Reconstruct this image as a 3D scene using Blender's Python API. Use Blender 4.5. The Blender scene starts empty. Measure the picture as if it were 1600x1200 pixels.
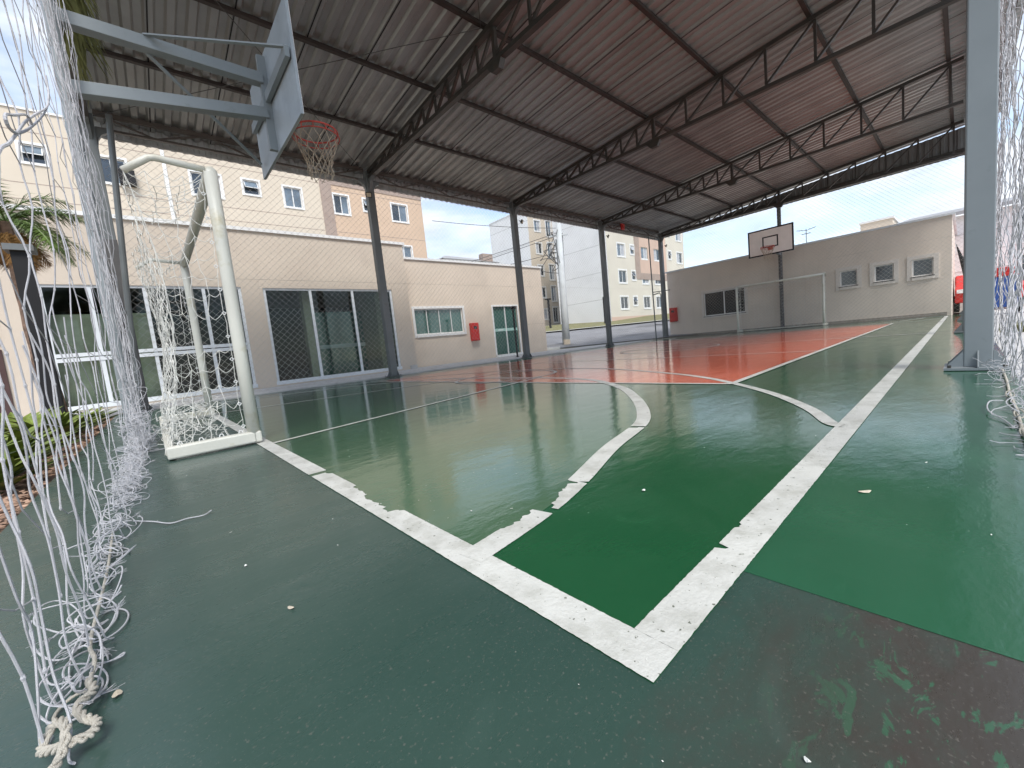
import bpy, math, random
from mathutils import Vector, Matrix, noise as mnoise
random.seed(7)
sc = bpy.context.scene
COL = sc.collection
R = math.radians

# ------------------------------------------------------------------ camera
CAM = Vector((-0.527, -0.328, 0.567))
FW = Vector((0.65924649, 0.74517965, -0.10050547))
RT = Vector((0.73836595, -0.66681893, -0.10083768))
UP = Vector((0.14216114, 0.00773293, 0.98981332))
cd = bpy.data.cameras.new("camera")
cam = bpy.data.objects.new("camera", cd); COL.objects.link(cam)
cd.sensor_width = 36.0; cd.lens = 630.09 / 1600 * 36
cd.clip_start = 0.02; cd.clip_end = 600
m = Matrix((RT, UP, -FW)).transposed().to_4x4(); m.translation = CAM
cam.matrix_world = m
sc.camera = cam

# ------------------------------------------------------------------ sky and sun
SUN_EL, SUN_AZ = 56.0, -112.0      # azimuth of the sun measured from +X towards +Y
w = bpy.data.worlds.new("World"); sc.world = w; w.use_nodes = True
nt = w.node_tree; nt.nodes.clear()
out = nt.nodes.new('ShaderNodeOutputWorld'); bg = nt.nodes.new('ShaderNodeBackground')
sky = nt.nodes.new('ShaderNodeTexSky'); sky.sky_type = 'NISHITA'; sky.sun_disc = False
sky.sun_elevation = R(SUN_EL); sky.sun_rotation = R(90 - SUN_AZ)
sky.air_density = 1.0; sky.dust_density = 0.6; sky.ozone_density = 1.5
tc = nt.nodes.new('ShaderNodeTexCoord'); mp = nt.nodes.new('ShaderNodeMapping')
mp.inputs['Scale'].default_value = (1.0, 1.0, 3.2)
mp.inputs['Location'].default_value = (0.3, 0.15, 0.1)
nz = nt.nodes.new('ShaderNodeTexNoise'); nz.inputs['Scale'].default_value = 2.6
nz.inputs['Detail'].default_value = 8; nz.inputs['Roughness'].default_value = 0.55; nz.inputs['Distortion'].default_value = 0.4
rp = nt.nodes.new('ShaderNodeValToRGB')
rp.color_ramp.elements[0].position = 0.42; rp.color_ramp.elements[0].color = (0.30, 0.30, 0.30, 1)
rp.color_ramp.elements[1].position = 0.62; rp.color_ramp.elements[1].color = (1, 1, 1, 1)
mx = nt.nodes.new('ShaderNodeMix'); mx.data_type = 'RGBA'
cr = nt.nodes.new('ShaderNodeValToRGB'); cr.color_ramp.elements[0].position = .3; cr.color_ramp.elements[1].position = .7
cr.color_ramp.elements[0].color = (2.7, 3.05, 3.55, 1); cr.color_ramp.elements[1].color = (4.8, 4.9, 5.05, 1)
nz2 = nt.nodes.new('ShaderNodeTexNoise'); nz2.inputs['Scale'].default_value = 5.5; nz2.inputs['Detail'].default_value = 7; nz2.inputs['Roughness'].default_value = .6
L = nt.links.new
L(mp.outputs[0], nz2.inputs['Vector']); L(nz2.outputs['Fac'], cr.inputs[0]); L(cr.outputs[0], mx.inputs[7])
L(tc.outputs['Generated'], mp.inputs['Vector']); L(mp.outputs[0], nz.inputs['Vector'])
L(nz.outputs['Fac'], rp.inputs[0]); L(rp.outputs[0], mx.inputs[0]); L(sky.outputs[0], mx.inputs[6])
L(mx.outputs[2], bg.inputs[0]); bg.inputs[1].default_value = 0.12; L(bg.outputs[0], out.inputs[0])

sl = bpy.data.lights.new("sun", 'SUN'); sl.energy = 1.6; sl.angle = R(22); sl.color = (1, .965, .9)
so = bpy.data.objects.new("sun", sl); COL.objects.link(so)
dirv = Vector((math.cos(R(SUN_AZ))*math.cos(R(SUN_EL)), math.sin(R(SUN_AZ))*math.cos(R(SUN_EL)), math.sin(R(SUN_EL))))
so.rotation_euler = dirv.to_track_quat('Z', 'Y').to_euler(); so.location = (5, -20, 30)
vs = sc.view_settings
vs.view_transform = 'Standard'; vs.look = 'None'; vs.gamma = 1; vs.exposure = 1.28; vs.use_curve_mapping = False
sc.cycles.max_bounces = 8; sc.cycles.diffuse_bounces = 5; sc.cycles.glossy_bounces = 4; sc.cycles.transparent_max_bounces = 12

# ------------------------------------------------------------------ helpers
class MB:
    def __init__(s): s.v = []; s.f = []; s.mi = []; s.cur = 0
    def add(s, vs, fs):
        b = len(s.v); s.v += [tuple(p) for p in vs]
        for f in fs: s.f.append(tuple(i + b for i in f)); s.mi.append(s.cur)
    def quad(s, a, b, c, d): s.add([a, b, c, d], [(0, 1, 2, 3)])
    def box(s, x0, x1, y0, y1, z0, z1):
        s.obox(Vector(((x0+x1)/2, (y0+y1)/2, (z0+z1)/2)), ((x1-x0)/2, 0, 0), (0, (y1-y0)/2, 0), (0, 0, (z1-z0)/2))
    def obox(s, c, a, b, d):
        c = Vector(c); a = Vector(a); b = Vector(b); d = Vector(d)
        P = [c+i*a+j*b+k*d for k in (-1, 1) for j in (-1, 1) for i in (-1, 1)]
        s.add(P, [(0, 2, 3, 1), (4, 5, 7, 6), (0, 1, 5, 4), (2, 6, 7, 3), (0, 4, 6, 2), (1, 3, 7, 5)])
    def bar(s, p, q, w, h, up=(0, 0, 1)):
        p = Vector(p); q = Vector(q); d = q-p; ln = d.length
        if ln < 1e-6: return
        d /= ln; u = Vector(up)
        if abs(d.dot(u)) > .99: u = Vector((1, 0, 0))
        sd = d.cross(u).normalized(); uu = sd.cross(d)
        s.obox((p+q)/2, d*ln/2, sd*w/2, uu*h/2)
    def tube(s, pts, r, n=6, cap=True):
        pts = [Vector(p) for p in pts]; m = len(pts)
        rr = r if isinstance(r, (list, tuple)) else [r]*m
        V = []; prev = None
        for i, p in enumerate(pts):
            t = (pts[min(i+1, m-1)]-pts[max(i-1, 0)])
            if t.length < 1e-9: t = Vector((0, 0, 1))
            t.normalize()
            if prev is None:
                a = t.cross(Vector((0, 0, 1)))
                if a.length < .1: a = t.cross(Vector((1, 0, 0)))
            else: a = prev - t*prev.dot(t)
            if a.length < 1e-6: a = t.cross(Vector((.3, .5, .8)))
            a.normalize(); prev = a; b = t.cross(a)
            for k in range(n):
                th = 2*math.pi*k/n
                V.append(p+(a*math.cos(th)+b*math.sin(th))*rr[i])
        F = [(i*n+k, i*n+(k+1) % n, (i+1)*n+(k+1) % n, (i+1)*n+k) for i in range(m-1) for k in range(n)]
        if cap: F.append(tuple(range(n))[::-1]); F.append(tuple((m-1)*n+k for k in range(n)))
        s.add(V, F)
    def poly(s, pts, z): s.add([(p[0], p[1], z) for p in pts], [tuple(range(len(pts)))])
    def prism(s, pts, off):
        n = len(pts); off = Vector(off)
        V = [Vector(p) for p in pts]; V += [p+off for p in V]
        s.add(V, [tuple(range(n))[::-1], tuple(range(n, 2*n))]+[(i, (i+1) % n, n+(i+1) % n, n+i) for i in range(n)])
    def build(s, name, mat, parent=None, smooth=False, kind=None, origin=None, bevel=0):
        me = bpy.data.meshes.new(name)
        o = bpy.data.objects.new(name, me); COL.objects.link(o)
        org = Vector((0, 0, 0))
        if parent is not None:
            o.parent = parent; org = Vector(parent['_o'])
        elif origin is not None:
            org = Vector(origin); o.location = org
        o['_o'] = tuple(org)
        me.from_pydata([tuple(Vector(p)-org) for p in s.v], [], s.f)
        mats = mat if isinstance(mat, (list, tuple)) else [mat]
        for q in mats: me.materials.append(q)
        if len(mats) > 1: me.polygons.foreach_set('material_index', s.mi)
        if smooth: me.polygons.foreach_set('use_smooth', [True]*len(me.polygons))
        me.update()
        if bevel:
            bm_ = o.modifiers.new('bevel', 'BEVEL'); bm_.width = bevel; bm_.segments = 2; bm_.limit_method = 'ANGLE'
        if kind: o['kind'] = kind
        return o

def tag(o, label=None, cat=None, group=None, kind=None):
    if label: o['label'] = label
    if cat: o['category'] = cat
    if group: o['group'] = group
    if kind: o['kind'] = kind
    return o
def thing(name, loc, label, cat, group=None):
    o = bpy.data.objects.new(name, None); COL.objects.link(o); o.location = loc; o['_o'] = tuple(loc)
    o.empty_display_size = .2
    return tag(o, label, cat, group)
def copy_tree(o, parent=None):
    c = o.copy(); COL.objects.link(c); c.parent = parent
    for ch in list(o.children): copy_tree(ch, c)
    return c
def rnd(a, b): return random.uniform(a, b)

# ------------------------------------------------------------------ materials
def mat(name, col, rough=.6, metal=0, var=.12, scale=6, bump=0, bscale=40, spec=.5, coords='Object', grime=None, gscale=1.5, gpos=(.5, .7), streak=None):
    M = bpy.data.materials.new(name); M.use_nodes = True; t = M.node_tree; b = t.nodes['Principled BSDF']
    b.inputs['Roughness'].default_value = rough; b.inputs['Metallic'].default_value = metal
    b.inputs['Specular IOR Level'].default_value = spec
    g = t.nodes.new('ShaderNodeNewGeometry')
    n = t.nodes.new('ShaderNodeTexNoise'); n.inputs['Scale'].default_value = scale; n.inputs['Detail'].default_value = 6
    t.links.new(g.outputs['Position'], n.inputs['Vector'])
    r = t.nodes.new('ShaderNodeValToRGB')
    r.color_ramp.elements[0].position = .3; r.color_ramp.elements[1].position = .7
    r.color_ramp.elements[0].color = tuple(c*(1-var) for c in col)+(1,)
    r.color_ramp.elements[1].color = tuple(min(1, c*(1+var)) for c in col)+(1,)
    t.links.new(n.outputs['Fac'], r.inputs[0]); last = r.outputs[0]
    if grime:
        n2 = t.nodes.new('ShaderNodeTexNoise'); n2.inputs['Scale'].default_value = gscale; n2.inputs['Detail'].default_value = 8
        n2.inputs['Roughness'].default_value = .65
        t.links.new(g.outputs['Position'], n2.inputs['Vector'])
        r2 = t.nodes.new('ShaderNodeValToRGB'); r2.color_ramp.elements[0].position = gpos[0]; r2.color_ramp.elements[1].position = gpos[1]
        t.links.new(n2.outputs['Fac'], r2.inputs[0])
        x = t.nodes.new('ShaderNodeMix'); x.data_type = 'RGBA'
        t.links.new(r2.outputs[0], x.inputs[0]); t.links.new(last, x.inputs[6]); x.inputs[7].default_value = tuple(grime)+(1,)
        last = x.outputs[2]
    if streak:
        sc_, am, sv, th = streak
        mp_ = t.nodes.new('ShaderNodeMapping'); mp_.inputs['Scale'].default_value = sv; t.links.new(g.outputs['Position'], mp_.inputs['Vector'])
        n4 = t.nodes.new('ShaderNodeTexNoise'); n4.inputs['Scale'].default_value = 1; n4.inputs['Detail'].default_value = 7; n4.inputs['Roughness'].default_value = .7
        t.links.new(mp_.outputs[0], n4.inputs['Vector'])
        r4 = t.nodes.new('ShaderNodeValToRGB'); r4.color_ramp.elements[0].position = th; r4.color_ramp.elements[1].position = th+.16; r4.color_ramp.elements[1].color = (am, am, am, 1)
        t.links.new(n4.outputs['Fac'], r4.inputs[0])
        x4 = t.nodes.new('ShaderNodeMix'); x4.data_type = 'RGBA'; t.links.new(r4.outputs[0], x4.inputs[0]); t.links.new(last, x4.inputs[6]); x4.inputs[7].default_value = tuple(sc_)+(1,)
        last = x4.outputs[2]
    t.links.new(last, b.inputs['Base Color'])
    if bump:
        n3 = t.nodes.new('ShaderNodeTexNoise'); n3.inputs['Scale'].default_value = bscale; n3.inputs['Detail'].default_value = 4
        t.links.new(g.outputs['Position'], n3.inputs['Vector'])
        bp = t.nodes.new('ShaderNodeBump'); bp.inputs['Strength'].default_value = bump; bp.inputs['Distance'].default_value = .01
        t.links.new(n3.outputs['Fac'], bp.inputs['Height']); t.links.new(bp.outputs[0], b.inputs['Normal'])
    return M

def floor_mat(name, col, col2, rlo, rhi, worn=None, spec=.5, speck=True, marks=None):
    """painted, wet-looking court paint: glossy with streaky roughness, low waves, scuffs and specks"""
    M = bpy.data.materials.new(name); M.use_nodes = True; t = M.node_tree; N = t.nodes.new; K = t.links.new
    b = t.nodes['Principled BSDF']; b.inputs['Specular IOR Level'].default_value = spec
    g = N('ShaderNodeNewGeometry')
    def noi(scale, detail=6, rough=.6, stretch=None, dist=0):
        n = N('ShaderNodeTexNoise'); n.inputs['Scale'].default_value = scale; n.inputs['Detail'].default_value = detail
        n.inputs['Roughness'].default_value = rough; n.inputs['Distortion'].default_value = dist
        if stretch:
            mp = N('ShaderNodeMapping'); mp.inputs['Scale'].default_value = stretch[:3]
            if len(stretch) > 3: mp.inputs['Rotation'].default_value = (0, 0, stretch[3])
            K(g.outputs['Position'], mp.inputs['Vector']); K(mp.outputs[0], n.inputs['Vector'])
        else: K(g.outputs['Position'], n.inputs['Vector'])
        return n
    def ramp(src, a, b_, ca=(0, 0, 0, 1), cb=(1, 1, 1, 1)):
        r = N('ShaderNodeValToRGB'); e = r.color_ramp.elements
        e[0].position = a; e[1].position = b_; e[0].color = ca; e[1].color = cb; K(src, r.inputs[0]); return r.outputs[0]
    def mix(f, a, c):
        x = N('ShaderNodeMix'); x.data_type = 'RGBA'
        for i, q in ((0, f), (6, a), (7, c)):
            if isinstance(q, (tuple, float)): x.inputs[i].default_value = q
            else: K(q, x.inputs[i])
        return x.outputs[2]
    c4 = lambda c: tuple(c)+(1,)
    base = mix(ramp(noi(.9, 8, .65).outputs['Fac'], .35, .68), c4(col), c4(col2))
    scuff = ramp(noi(3.0, 10, .75, (1, 5, 1, 0.85)).outputs['Fac'], .60, .72)
    base = mix(mulv(t, scuff, .22), base, c4([c*1.3+.012 for c in col2]))
    if worn:
        (wcol, gcol) = worn
        sx = N('ShaderNodeSeparateXYZ'); K(g.outputs['Position'], sx.inputs[0])
        mr = N('ShaderNodeMapRange'); mr.inputs[1].default_value = .12; mr.inputs[2].default_value = -.38
        K(sx.outputs[1], mr.inputs[0])
        ad = N('ShaderNodeMath'); ad.operation = 'MULTIPLY_ADD'; ad.inputs[1].default_value = .55
        n = noi(5, 8, .7, (1, 1.8, 1, .6)); K(n.outputs['Fac'], ad.inputs[0])
        ad2 = N('ShaderNodeMath'); ad2.operation = 'MULTIPLY'; ad2.inputs[1].default_value = .45; K(mr.outputs[0], ad2.inputs[0])
        K(ad2.outputs[0], ad.inputs[2])
        wf = ramp(ad.outputs[0], .40, .68)
        base = mix(wf, base, c4(wcol))
        n2 = noi(11, 10, .68, (1, 2.2, 1, .5), .8)
        k = N('ShaderNodeMath'); k.operation = 'MULTIPLY'
        K(ramp(n2.outputs['Fac'], .565, .582), k.inputs[0]); K(ramp(mr.outputs[0], .45, .8), k.inputs[1])
        base = mix(k.outputs[0], base, c4(gcol))
        base = mix(mulv(t, ramp(noi(160, 2, .5).outputs['Fac'], .62, .70), .35), base, (.16, .15, .13, 1))
    if speck:
        v = N('ShaderNodeTexVoronoi'); v.inputs['Scale'].default_value = 34; v.inputs['Randomness'].default_value = 1
        K(g.outputs['Position'], v.inputs['Vector'])
        sp = ramp(v.outputs['Distance'], .035, .06, (1, 1, 1, 1), (0, 0, 0, 1))
        msk = ramp(noi(11, 3).outputs['Fac'], .60, .63)
        k2 = N('ShaderNodeMath'); k2.operation = 'MULTIPLY'; K(sp, k2.inputs[0]); K(msk, k2.inputs[1])
        base = mix(mulv(t, k2.outputs[0], .5), base, (.32, .32, .28, 1))
    if marks:      # a cluster of dark rubbed scuffs
        vd = N('ShaderNodeVectorMath'); vd.operation = 'DISTANCE'; vd.inputs[1].default_value = (marks[0], marks[1], 0); K(g.outputs['Position'], vd.inputs[0])
        near_ = ramp(vd.outputs['Value'], marks[2]*.3, marks[2]*1.3, (1, 1, 1, 1), (0, 0, 0, 1))
        sn = ramp(noi(17, 8, .7, (1, 2.6, 1, .5), 1.2).outputs['Fac'], .565, .60)
        km = N('ShaderNodeMath'); km.operation = 'MULTIPLY'; K(near_, km.inputs[0]); K(sn, km.inputs[1])
        base = mix(mulv(t, km.outputs[0], .8), base, (.035, .045, .035, 1))
    # thin curved drag marks and dull dusty patches
    wv = N('ShaderNodeTexWave'); wv.inputs['Scale'].default_value = .55; wv.inputs['Distortion'].default_value = 14; wv.inputs['Detail'].default_value = 3
    K(g.outputs['Position'], wv.inputs['Vector'])
    wl = N('ShaderNodeMath'); wl.operation = 'MULTIPLY'; K(ramp(wv.outputs['Fac'], .985, .998), wl.inputs[0]); K(ramp(noi(2.2, 3).outputs['Fac'], .52, .60), wl.inputs[1])
    base = mix(mulv(t, wl.outputs[0], .12), base, c4([c*1.4+.02 for c in col2]))
    dust = ramp(noi(.55, 9, .72, None, 1.5).outputs['Fac'], .50, .70)
    base = mix(mulv(t, dust, .28), base, c4([c*.9+.030 for c in col2]))
    K(base, b.inputs['Base Color'])
    rn = ramp(noi(1.6, 10, .75, (1, 3.5, 1, .85)).outputs['Fac'], .3, .75, (rlo,)*3+(1,), (rhi,)*3+(1,))
    K(rn, b.inputs['Roughness'])
    bp = N('ShaderNodeBump'); bp.inputs['Strength'].default_value = .16; bp.inputs['Distance'].default_value = .02
    K(noi(2.2, 5, .6, (1, 2.4, 1, .8)).outputs['Fac'], bp.inputs['Height'])
    bp2 = N('ShaderNodeBump'); bp2.inputs['Strength'].default_value = .05; bp2.inputs['Distance'].default_value = .004
    K(noi(90, 6, .7).outputs['Fac'], bp2.inputs['Height']); K(bp.outputs[0], bp2.inputs['Normal'])
    K(bp2.outputs[0], b.inputs['Normal'])
    return M
def mulv(t, sock, v):
    k = t.nodes.new('ShaderNodeMath'); k.operation = 'MULTIPLY'; k.inputs[1].default_value = v
    t.links.new(sock, k.inputs[0]); return k.outputs[0]

def glass_mat(name, tint=(.25, .3, .3), refl=.25, trans=.75):
    M = bpy.data.materials.new(name); M.use_nodes = True; t = M.node_tree; t.nodes.clear()
    o = t.nodes.new('ShaderNodeOutputMaterial'); a = t.nodes.new('ShaderNodeBsdfTransparent'); g = t.nodes.new('ShaderNodeBsdfGlossy')
    a.inputs[0].default_value = tuple(tint)+(1,); g.inputs['Roughness'].default_value = .02; g.inputs[0].default_value = (.9, .95, .95, 1)
    lw = t.nodes.new('ShaderNodeLayerWeight'); lw.inputs[0].default_value = refl
    x = t.nodes.new('ShaderNodeMixShader'); t.links.new(lw.outputs['Fresnel'], x.inputs[0]); t.links.new(a.outputs[0], x.inputs[1]); t.links.new(g.outputs[0], x.inputs[2])
    t.links.new(x.outputs[0], o.inputs[0]); return M

M = {}
M['slab'] = floor_mat('slab_paint', (.026, .057, .046), (.038, .071, .058), .20, .38, worn=((.048, .042, .036), (.038, .092, .055)))
M['green'] = floor_mat('court_green', (.010, .066, .026), (.015, .082, .034), .06, .20)
M['green_side'] = floor_mat('court_green_side', (.018, .082, .042), (.024, .098, .052), .06, .20)
M['green_area'] = floor_mat('court_green_area', (.050, .105, .058), (.066, .122, .070), .04, .13, marks=(1.12, 1.72, .42))
M['red'] = floor_mat('court_red', (.60, .10, .04), (.66, .13, .055), .06, .18, speck=False)
M['line'] = mat('line_paint', (.53, .53, .495), .42, var=.12, scale=3, bump=.25, bscale=120, grime=(.33, .33, .29), gscale=9, gpos=(.46, .74), streak=((.30, .31, .27), .40, (30, 30, 30), .60))
# dark specks in the line paint
def specks(Mt, scale, thr, col):
    t = Mt.node_tree; b = t.nodes['Principled BSDF']; src = b.inputs['Base Color'].links[0].from_socket
    g = t.nodes.new('ShaderNodeNewGeometry'); n = t.nodes.new('ShaderNodeTexNoise'); n.inputs['Scale'].default_value = scale; n.inputs['Detail'].default_value = 3
    t.links.new(g.outputs['Position'], n.inputs['Vector']); r = t.nodes.new('ShaderNodeValToRGB')
    r.color_ramp.elements[0].position = thr; r.color_ramp.elements[1].position = thr+.03
    t.links.new(n.outputs['Fac'], r.inputs[0]); x = t.nodes.new('ShaderNodeMix'); x.data_type = 'RGBA'
    t.links.new(r.outputs[0], x.inputs[0]); t.links.new(src, x.inputs[6]); x.inputs[7].default_value = tuple(col)+(1,)
    t.links.new(x.outputs[2], b.inputs['Base Color'])
specks(M['line'], 75, .675, (.12, .13, .1))
specks(M['line'], 210, .72, (.15, .15, .12))
M['roof'] = mat('zinc_sheet', (.31, .315, .31), .36, metal=.5, var=.10, scale=1.2, grime=(.23, .225, .215), gscale=.9, gpos=(.5, .85))
M['steel'] = mat('truss_steel', (.042, .038, .034), .45, metal=.0, var=.25, scale=3, grime=(.05, .032, .024), gscale=3, gpos=(.5, .7))
M['valshade'] = mat('far_valance_backlit', (.17, .165, .16), .5, var=.2, scale=2)  # darker copy of the valance sheet: its backlit shade is put into the colour
M['valance'] = mat('valance_sheet', (.46, .47, .47), .5, metal=.1, var=.15, scale=2, grime=(.2, .18, .16), gscale=2, gpos=(.5, .75))
M['eave'] = mat('eave_steel_lit', (.085, .07, .06), .5, var=.2, scale=3)  # lighter, browner than the truss steel: the light on it is painted in
M['purlin'] = mat('purlin_primer', (.028, .019, .016), .55, var=.25, scale=3)
M['bluegrey'] = mat('column_paint', (.225, .252, .265), .38, var=.06, scale=2.5, grime=(.17, .19, .19), gscale=7, gpos=(.62, .8))
M['colgrey'] = mat('column_grey', (.135, .147, .15), .42, var=.12, scale=3, grime=(.12, .11, .1), gscale=6, gpos=(.58, .75))
M['pad'] = mat('pad_grey', (.085, .083, .085), .6, var=.1)
M['cream'] = mat('cream_render', (.63, .54, .45), .85, var=.05, scale=1.1, bump=.5, bscale=55, grime=(.55, .47, .39), gscale=.9, gpos=(.5, .8), streak=((.40, .34, .29), .22, (4.5, 4.5, .35), .56))
M['beige'] = mat('beige_render', (.60, .52, .435), .85, var=.05, scale=1.1, bump=.5, bscale=55, grime=(.53, .45, .38), gscale=.8, gpos=(.5, .8), streak=((.40, .34, .29), .22, (4.5, 4.5, .35), .56))
M['greige'] = mat('greige_render', (.68, .60, .52), .85, var=.05, scale=1.1, bump=.5, bscale=55, grime=(.60, .53, .46), gscale=.7, gpos=(.5, .8), streak=((.40, .34, .29), .22, (4.5, 4.5, .35), .56))
M['apt_cream'] = mat('apartment_cream', (.60, .525, .43), .85, var=.05, scale=.6, bump=.3, bscale=30)
M['apt_orange'] = mat('apartment_orange', (.56, .415, .305), .85, var=.05, scale=.6, bump=.3, bscale=30)
M['apt_brown'] = mat('apartment_brown', (.35, .275, .235), .85, var=.06, scale=.6, grime=(.25, .18, .15), gscale=2, gpos=(.5, .8))
M['apt_white'] = mat('apartment_white', (.80, .79, .785), .85, var=.04, scale=.4, grime=(.70, .69, .68), gscale=.5, gpos=(.45, .8))
M['apt_pale'] = mat('apartment_pale', (.60, .56, .48), .85, var=.05, scale=.5)
M['pink'] = mat('apartment_pink', (.56, .41, .33), .85, var=.05, scale=.5)
M['surround'] = mat('pale_surround', (.66, .61, .56), .8, var=.05, scale=3)
M['white'] = mat('white_trim', (.74, .74, .73), .5, var=.05, scale=3)
M['alu'] = mat('aluminium_frame', (.66, .69, .72), .35, var=.04, scale=3)
M['winglass'] = mat('window_glass', (.035, .045, .055), .08, var=.4, scale=1.2, spec=.8)
M['winblue'] = mat('window_blue_glass', (.13, .17, .21), .12, var=.3, scale=1.2, spec=.8)
M['curtain'] = mat('curtain', (.40, .42, .46), .7, var=.3, scale=9)
M['wintop'] = mat('dark_window', (.02, .022, .025), .15, spec=.7)
M['tealglass'] = mat('teal_glass', (.045, .115, .10), .08, var=.2, scale=.8, spec=.9)
M['glass'] = glass_mat('clear_glass', (.78, .84, .82), .22)
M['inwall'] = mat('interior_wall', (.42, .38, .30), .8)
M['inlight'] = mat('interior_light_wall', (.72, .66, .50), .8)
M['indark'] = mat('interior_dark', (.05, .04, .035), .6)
M['infloor'] = mat('interior_floor', (.25, .23, .2), .3)
M['sidewalk'] = mat('sidewalk_concrete', (.52, .51, .50), .8, var=.1, scale=3, bump=.3, bscale=50, grime=(.26, .25, .24), gscale=4, gpos=(.55, .75))
M['asphalt'] = mat('asphalt', (.20, .20, .212), .65, var=.15, scale=2, bump=.3, bscale=60, grime=(.12, .12, .125), gscale=.35, gpos=(.5, .6))
M['ground'] = mat('bare_ground', (.22, .21, .17), .9, var=.2, scale=1)
M['kerb'] = mat('kerb_white', (.62, .62, .60), .7, var=.1, scale=2)
M['grass'] = mat('grass', (.17, .16, .07), .9, var=.4, scale=4)
M['mulch'] = mat('mulch', (.24, .15, .10), .9, var=.5, scale=40, bump=.8, bscale=60)
M['rope'] = mat('net_rope', (.58, .575, .60), .75, var=.10, scale=30, bump=.6, bscale=900)
M['rope2'] = mat('goal_net_cord', (.70, .69, .64), .8, var=.12, scale=20)
M['ropeold'] = mat('thick_rope', (.62, .58, .50), .85, var=.15, scale=60, bump=.8, bscale=700)
M['safety'] = mat('safety_net_cord', (.50, .475, .44), .8, var=.1)
M['goal'] = mat('goal_paint', (.62, .61, .54), .42, var=.05, scale=4, grime=(.42, .36, .18), gscale=5, gpos=(.56, .80), bump=.15, bscale=60)
M['boardback'] = mat('board_back', (.33, .37, .40), .45, var=.10, scale=3, grime=(.25, .28, .31), gscale=4, gpos=(.5, .8))
M['boardface'] = mat('board_face', (.86, .81, .77), .5, var=.06, scale=3)
M['black'] = mat('black_paint', (.014, .014, .016), .65, spec=.3)
M['redpaint'] = mat('red_paint', (.52, .03, .025), .4, var=.12)
M['rimred'] = mat('rim_red', (.48, .06, .045), .45, var=.2, scale=12)
M['hoopnet'] = mat('hoop_net', (.42, .35, .27), .85, var=.2, scale=20)
M['pole'] = mat('concrete_pole', (.50, .52, .52), .75, var=.10, scale=3)
M['cable'] = mat('cable', (.06, .06, .06), .6)
M['bark'] = mat('palm_bark', (.17, .11, .08), .95, var=.5, scale=14, bump=.8, bscale=30)
M['leaf'] = mat('palm_leaf', (.10, .16, .035), .5, var=.5, scale=5)
M['leafdry'] = mat('palm_leaf_dry', (.30, .16, .05), .7, var=.4, scale=5)
M['shrub'] = mat('shrub_leaf', (.13, .17, .025), .45, var=.55, scale=9)
M['leafolive'] = mat('leaf_olive', (.13, .13, .04), .6, var=.4, scale=8)
M['chip'] = mat('wood_chip', (.36, .23, .16), .9, var=.45, scale=30)
M['deadleaf'] = mat('dead_leaf', (.48, .42, .33), .7, var=.2, scale=60)
M['paperbit'] = mat('paint_flake', (.72, .72, .68), .7)
M['blueplastic'] = mat('blue_plastic', (.03, .09, .34), .4, var=.1)
M['brownbox'] = mat('brown_wood', (.06, .028, .026), .6)
M['lens'] = mat('lamp_lens', (.55, .46, .33), .3)
M['tyre'] = mat('tyre', (.02, .02, .02), .8)
M['rooftile'] = mat('grey_roof', (.30, .30, .31), .8)

# ------------------------------------------------------------------ ground, terrain, roads
def hgt(x, y):
    t = (x-CAM.x)*.6626 + (y-CAM.y)*.749
    return .075*max(0, min(t, 60)-18.5)
def ts(t, s):     # t metres ahead of the viewpoint, s metres to its right
    return (CAM.x+t*.6626+s*.749, CAM.y+t*.749-s*.6626)
def sheet(name, mtl, T, S, dz, kind='structure', **kw):
    b = MB(); n = len(S)
    V = []
    for t in T:
        for s_ in S:
            x, y = ts(t, s_); V.append((x, y, hgt(x, y)+dz))
    b.add(V, [(i*n+j, i*n+j+1, (i+1)*n+j+1, (i+1)*n+j) for i in range(len(T)-1) for j in range(n-1)])
    return b.build(name, mtl, kind=kind, **kw)
def rg(a, b_, n): return [a+(b_-a)*i/n for i in range(n+1)]
sheet('ground', M['ground'], [-60, -20, 0, 10, 18.5, 22, 28, 34, 41, 50, 60, 90, 260], [-160, -60, -30, -15, 0, 15, 30, 60, 160], -.10)
sheet('road', M['asphalt'], [20.4, 22, 26, 30, 33.6], rg(-30, 60, 12), -.06)
sheet('lawn', M['grass'], [34.0, 37, 41, 46], rg(-30, 60, 12), .03, kind='structure')
sheet('far_kerb', M['kerb'], [33.6, 33.62, 34.0], rg(-30, 60, 12), .06)
b = MB()
for t0, t1 in ((20.1, 20.4),):
    for s0 in rg(-8, 2.6, 14)[:-1]:
        s1 = s0+.72; P = [ts(t0, s0), ts(t1, s0), ts(t1, s1), ts(t0, s1)]
        b.prism([(p[0], p[1], -.05) for p in P], (0, 0, .2))
b.build('near_kerb', M['kerb'], kind='structure')
# pavements
b = MB(); b.box(-9, 13.95, 9.98, 12.95, -.2, .03); b.box(13.95, 20.15, 9.98, 12.2, -.2, .03)
b.build('pavement', M['sidewalk'], kind='structure')
b = MB()
b.poly([(13.95, 12.2), (20.15, 10.0), (20.15, 12.2), (14.0, 18.2), (13.95, 18.2)], .012)
b.build('street_corner_paving', M['sidewalk'], kind='structure')
b = MB(); b.box(-1.02, 60, -40, -.59, -.2, -.012); b.build('side_paving', M['sidewalk'], kind='structure')
b = MB(); b.box(-9, -1.1, -8, 9.98, -.2, -.03); b.build('garden_bed', M['mulch'], kind='structure')

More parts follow.
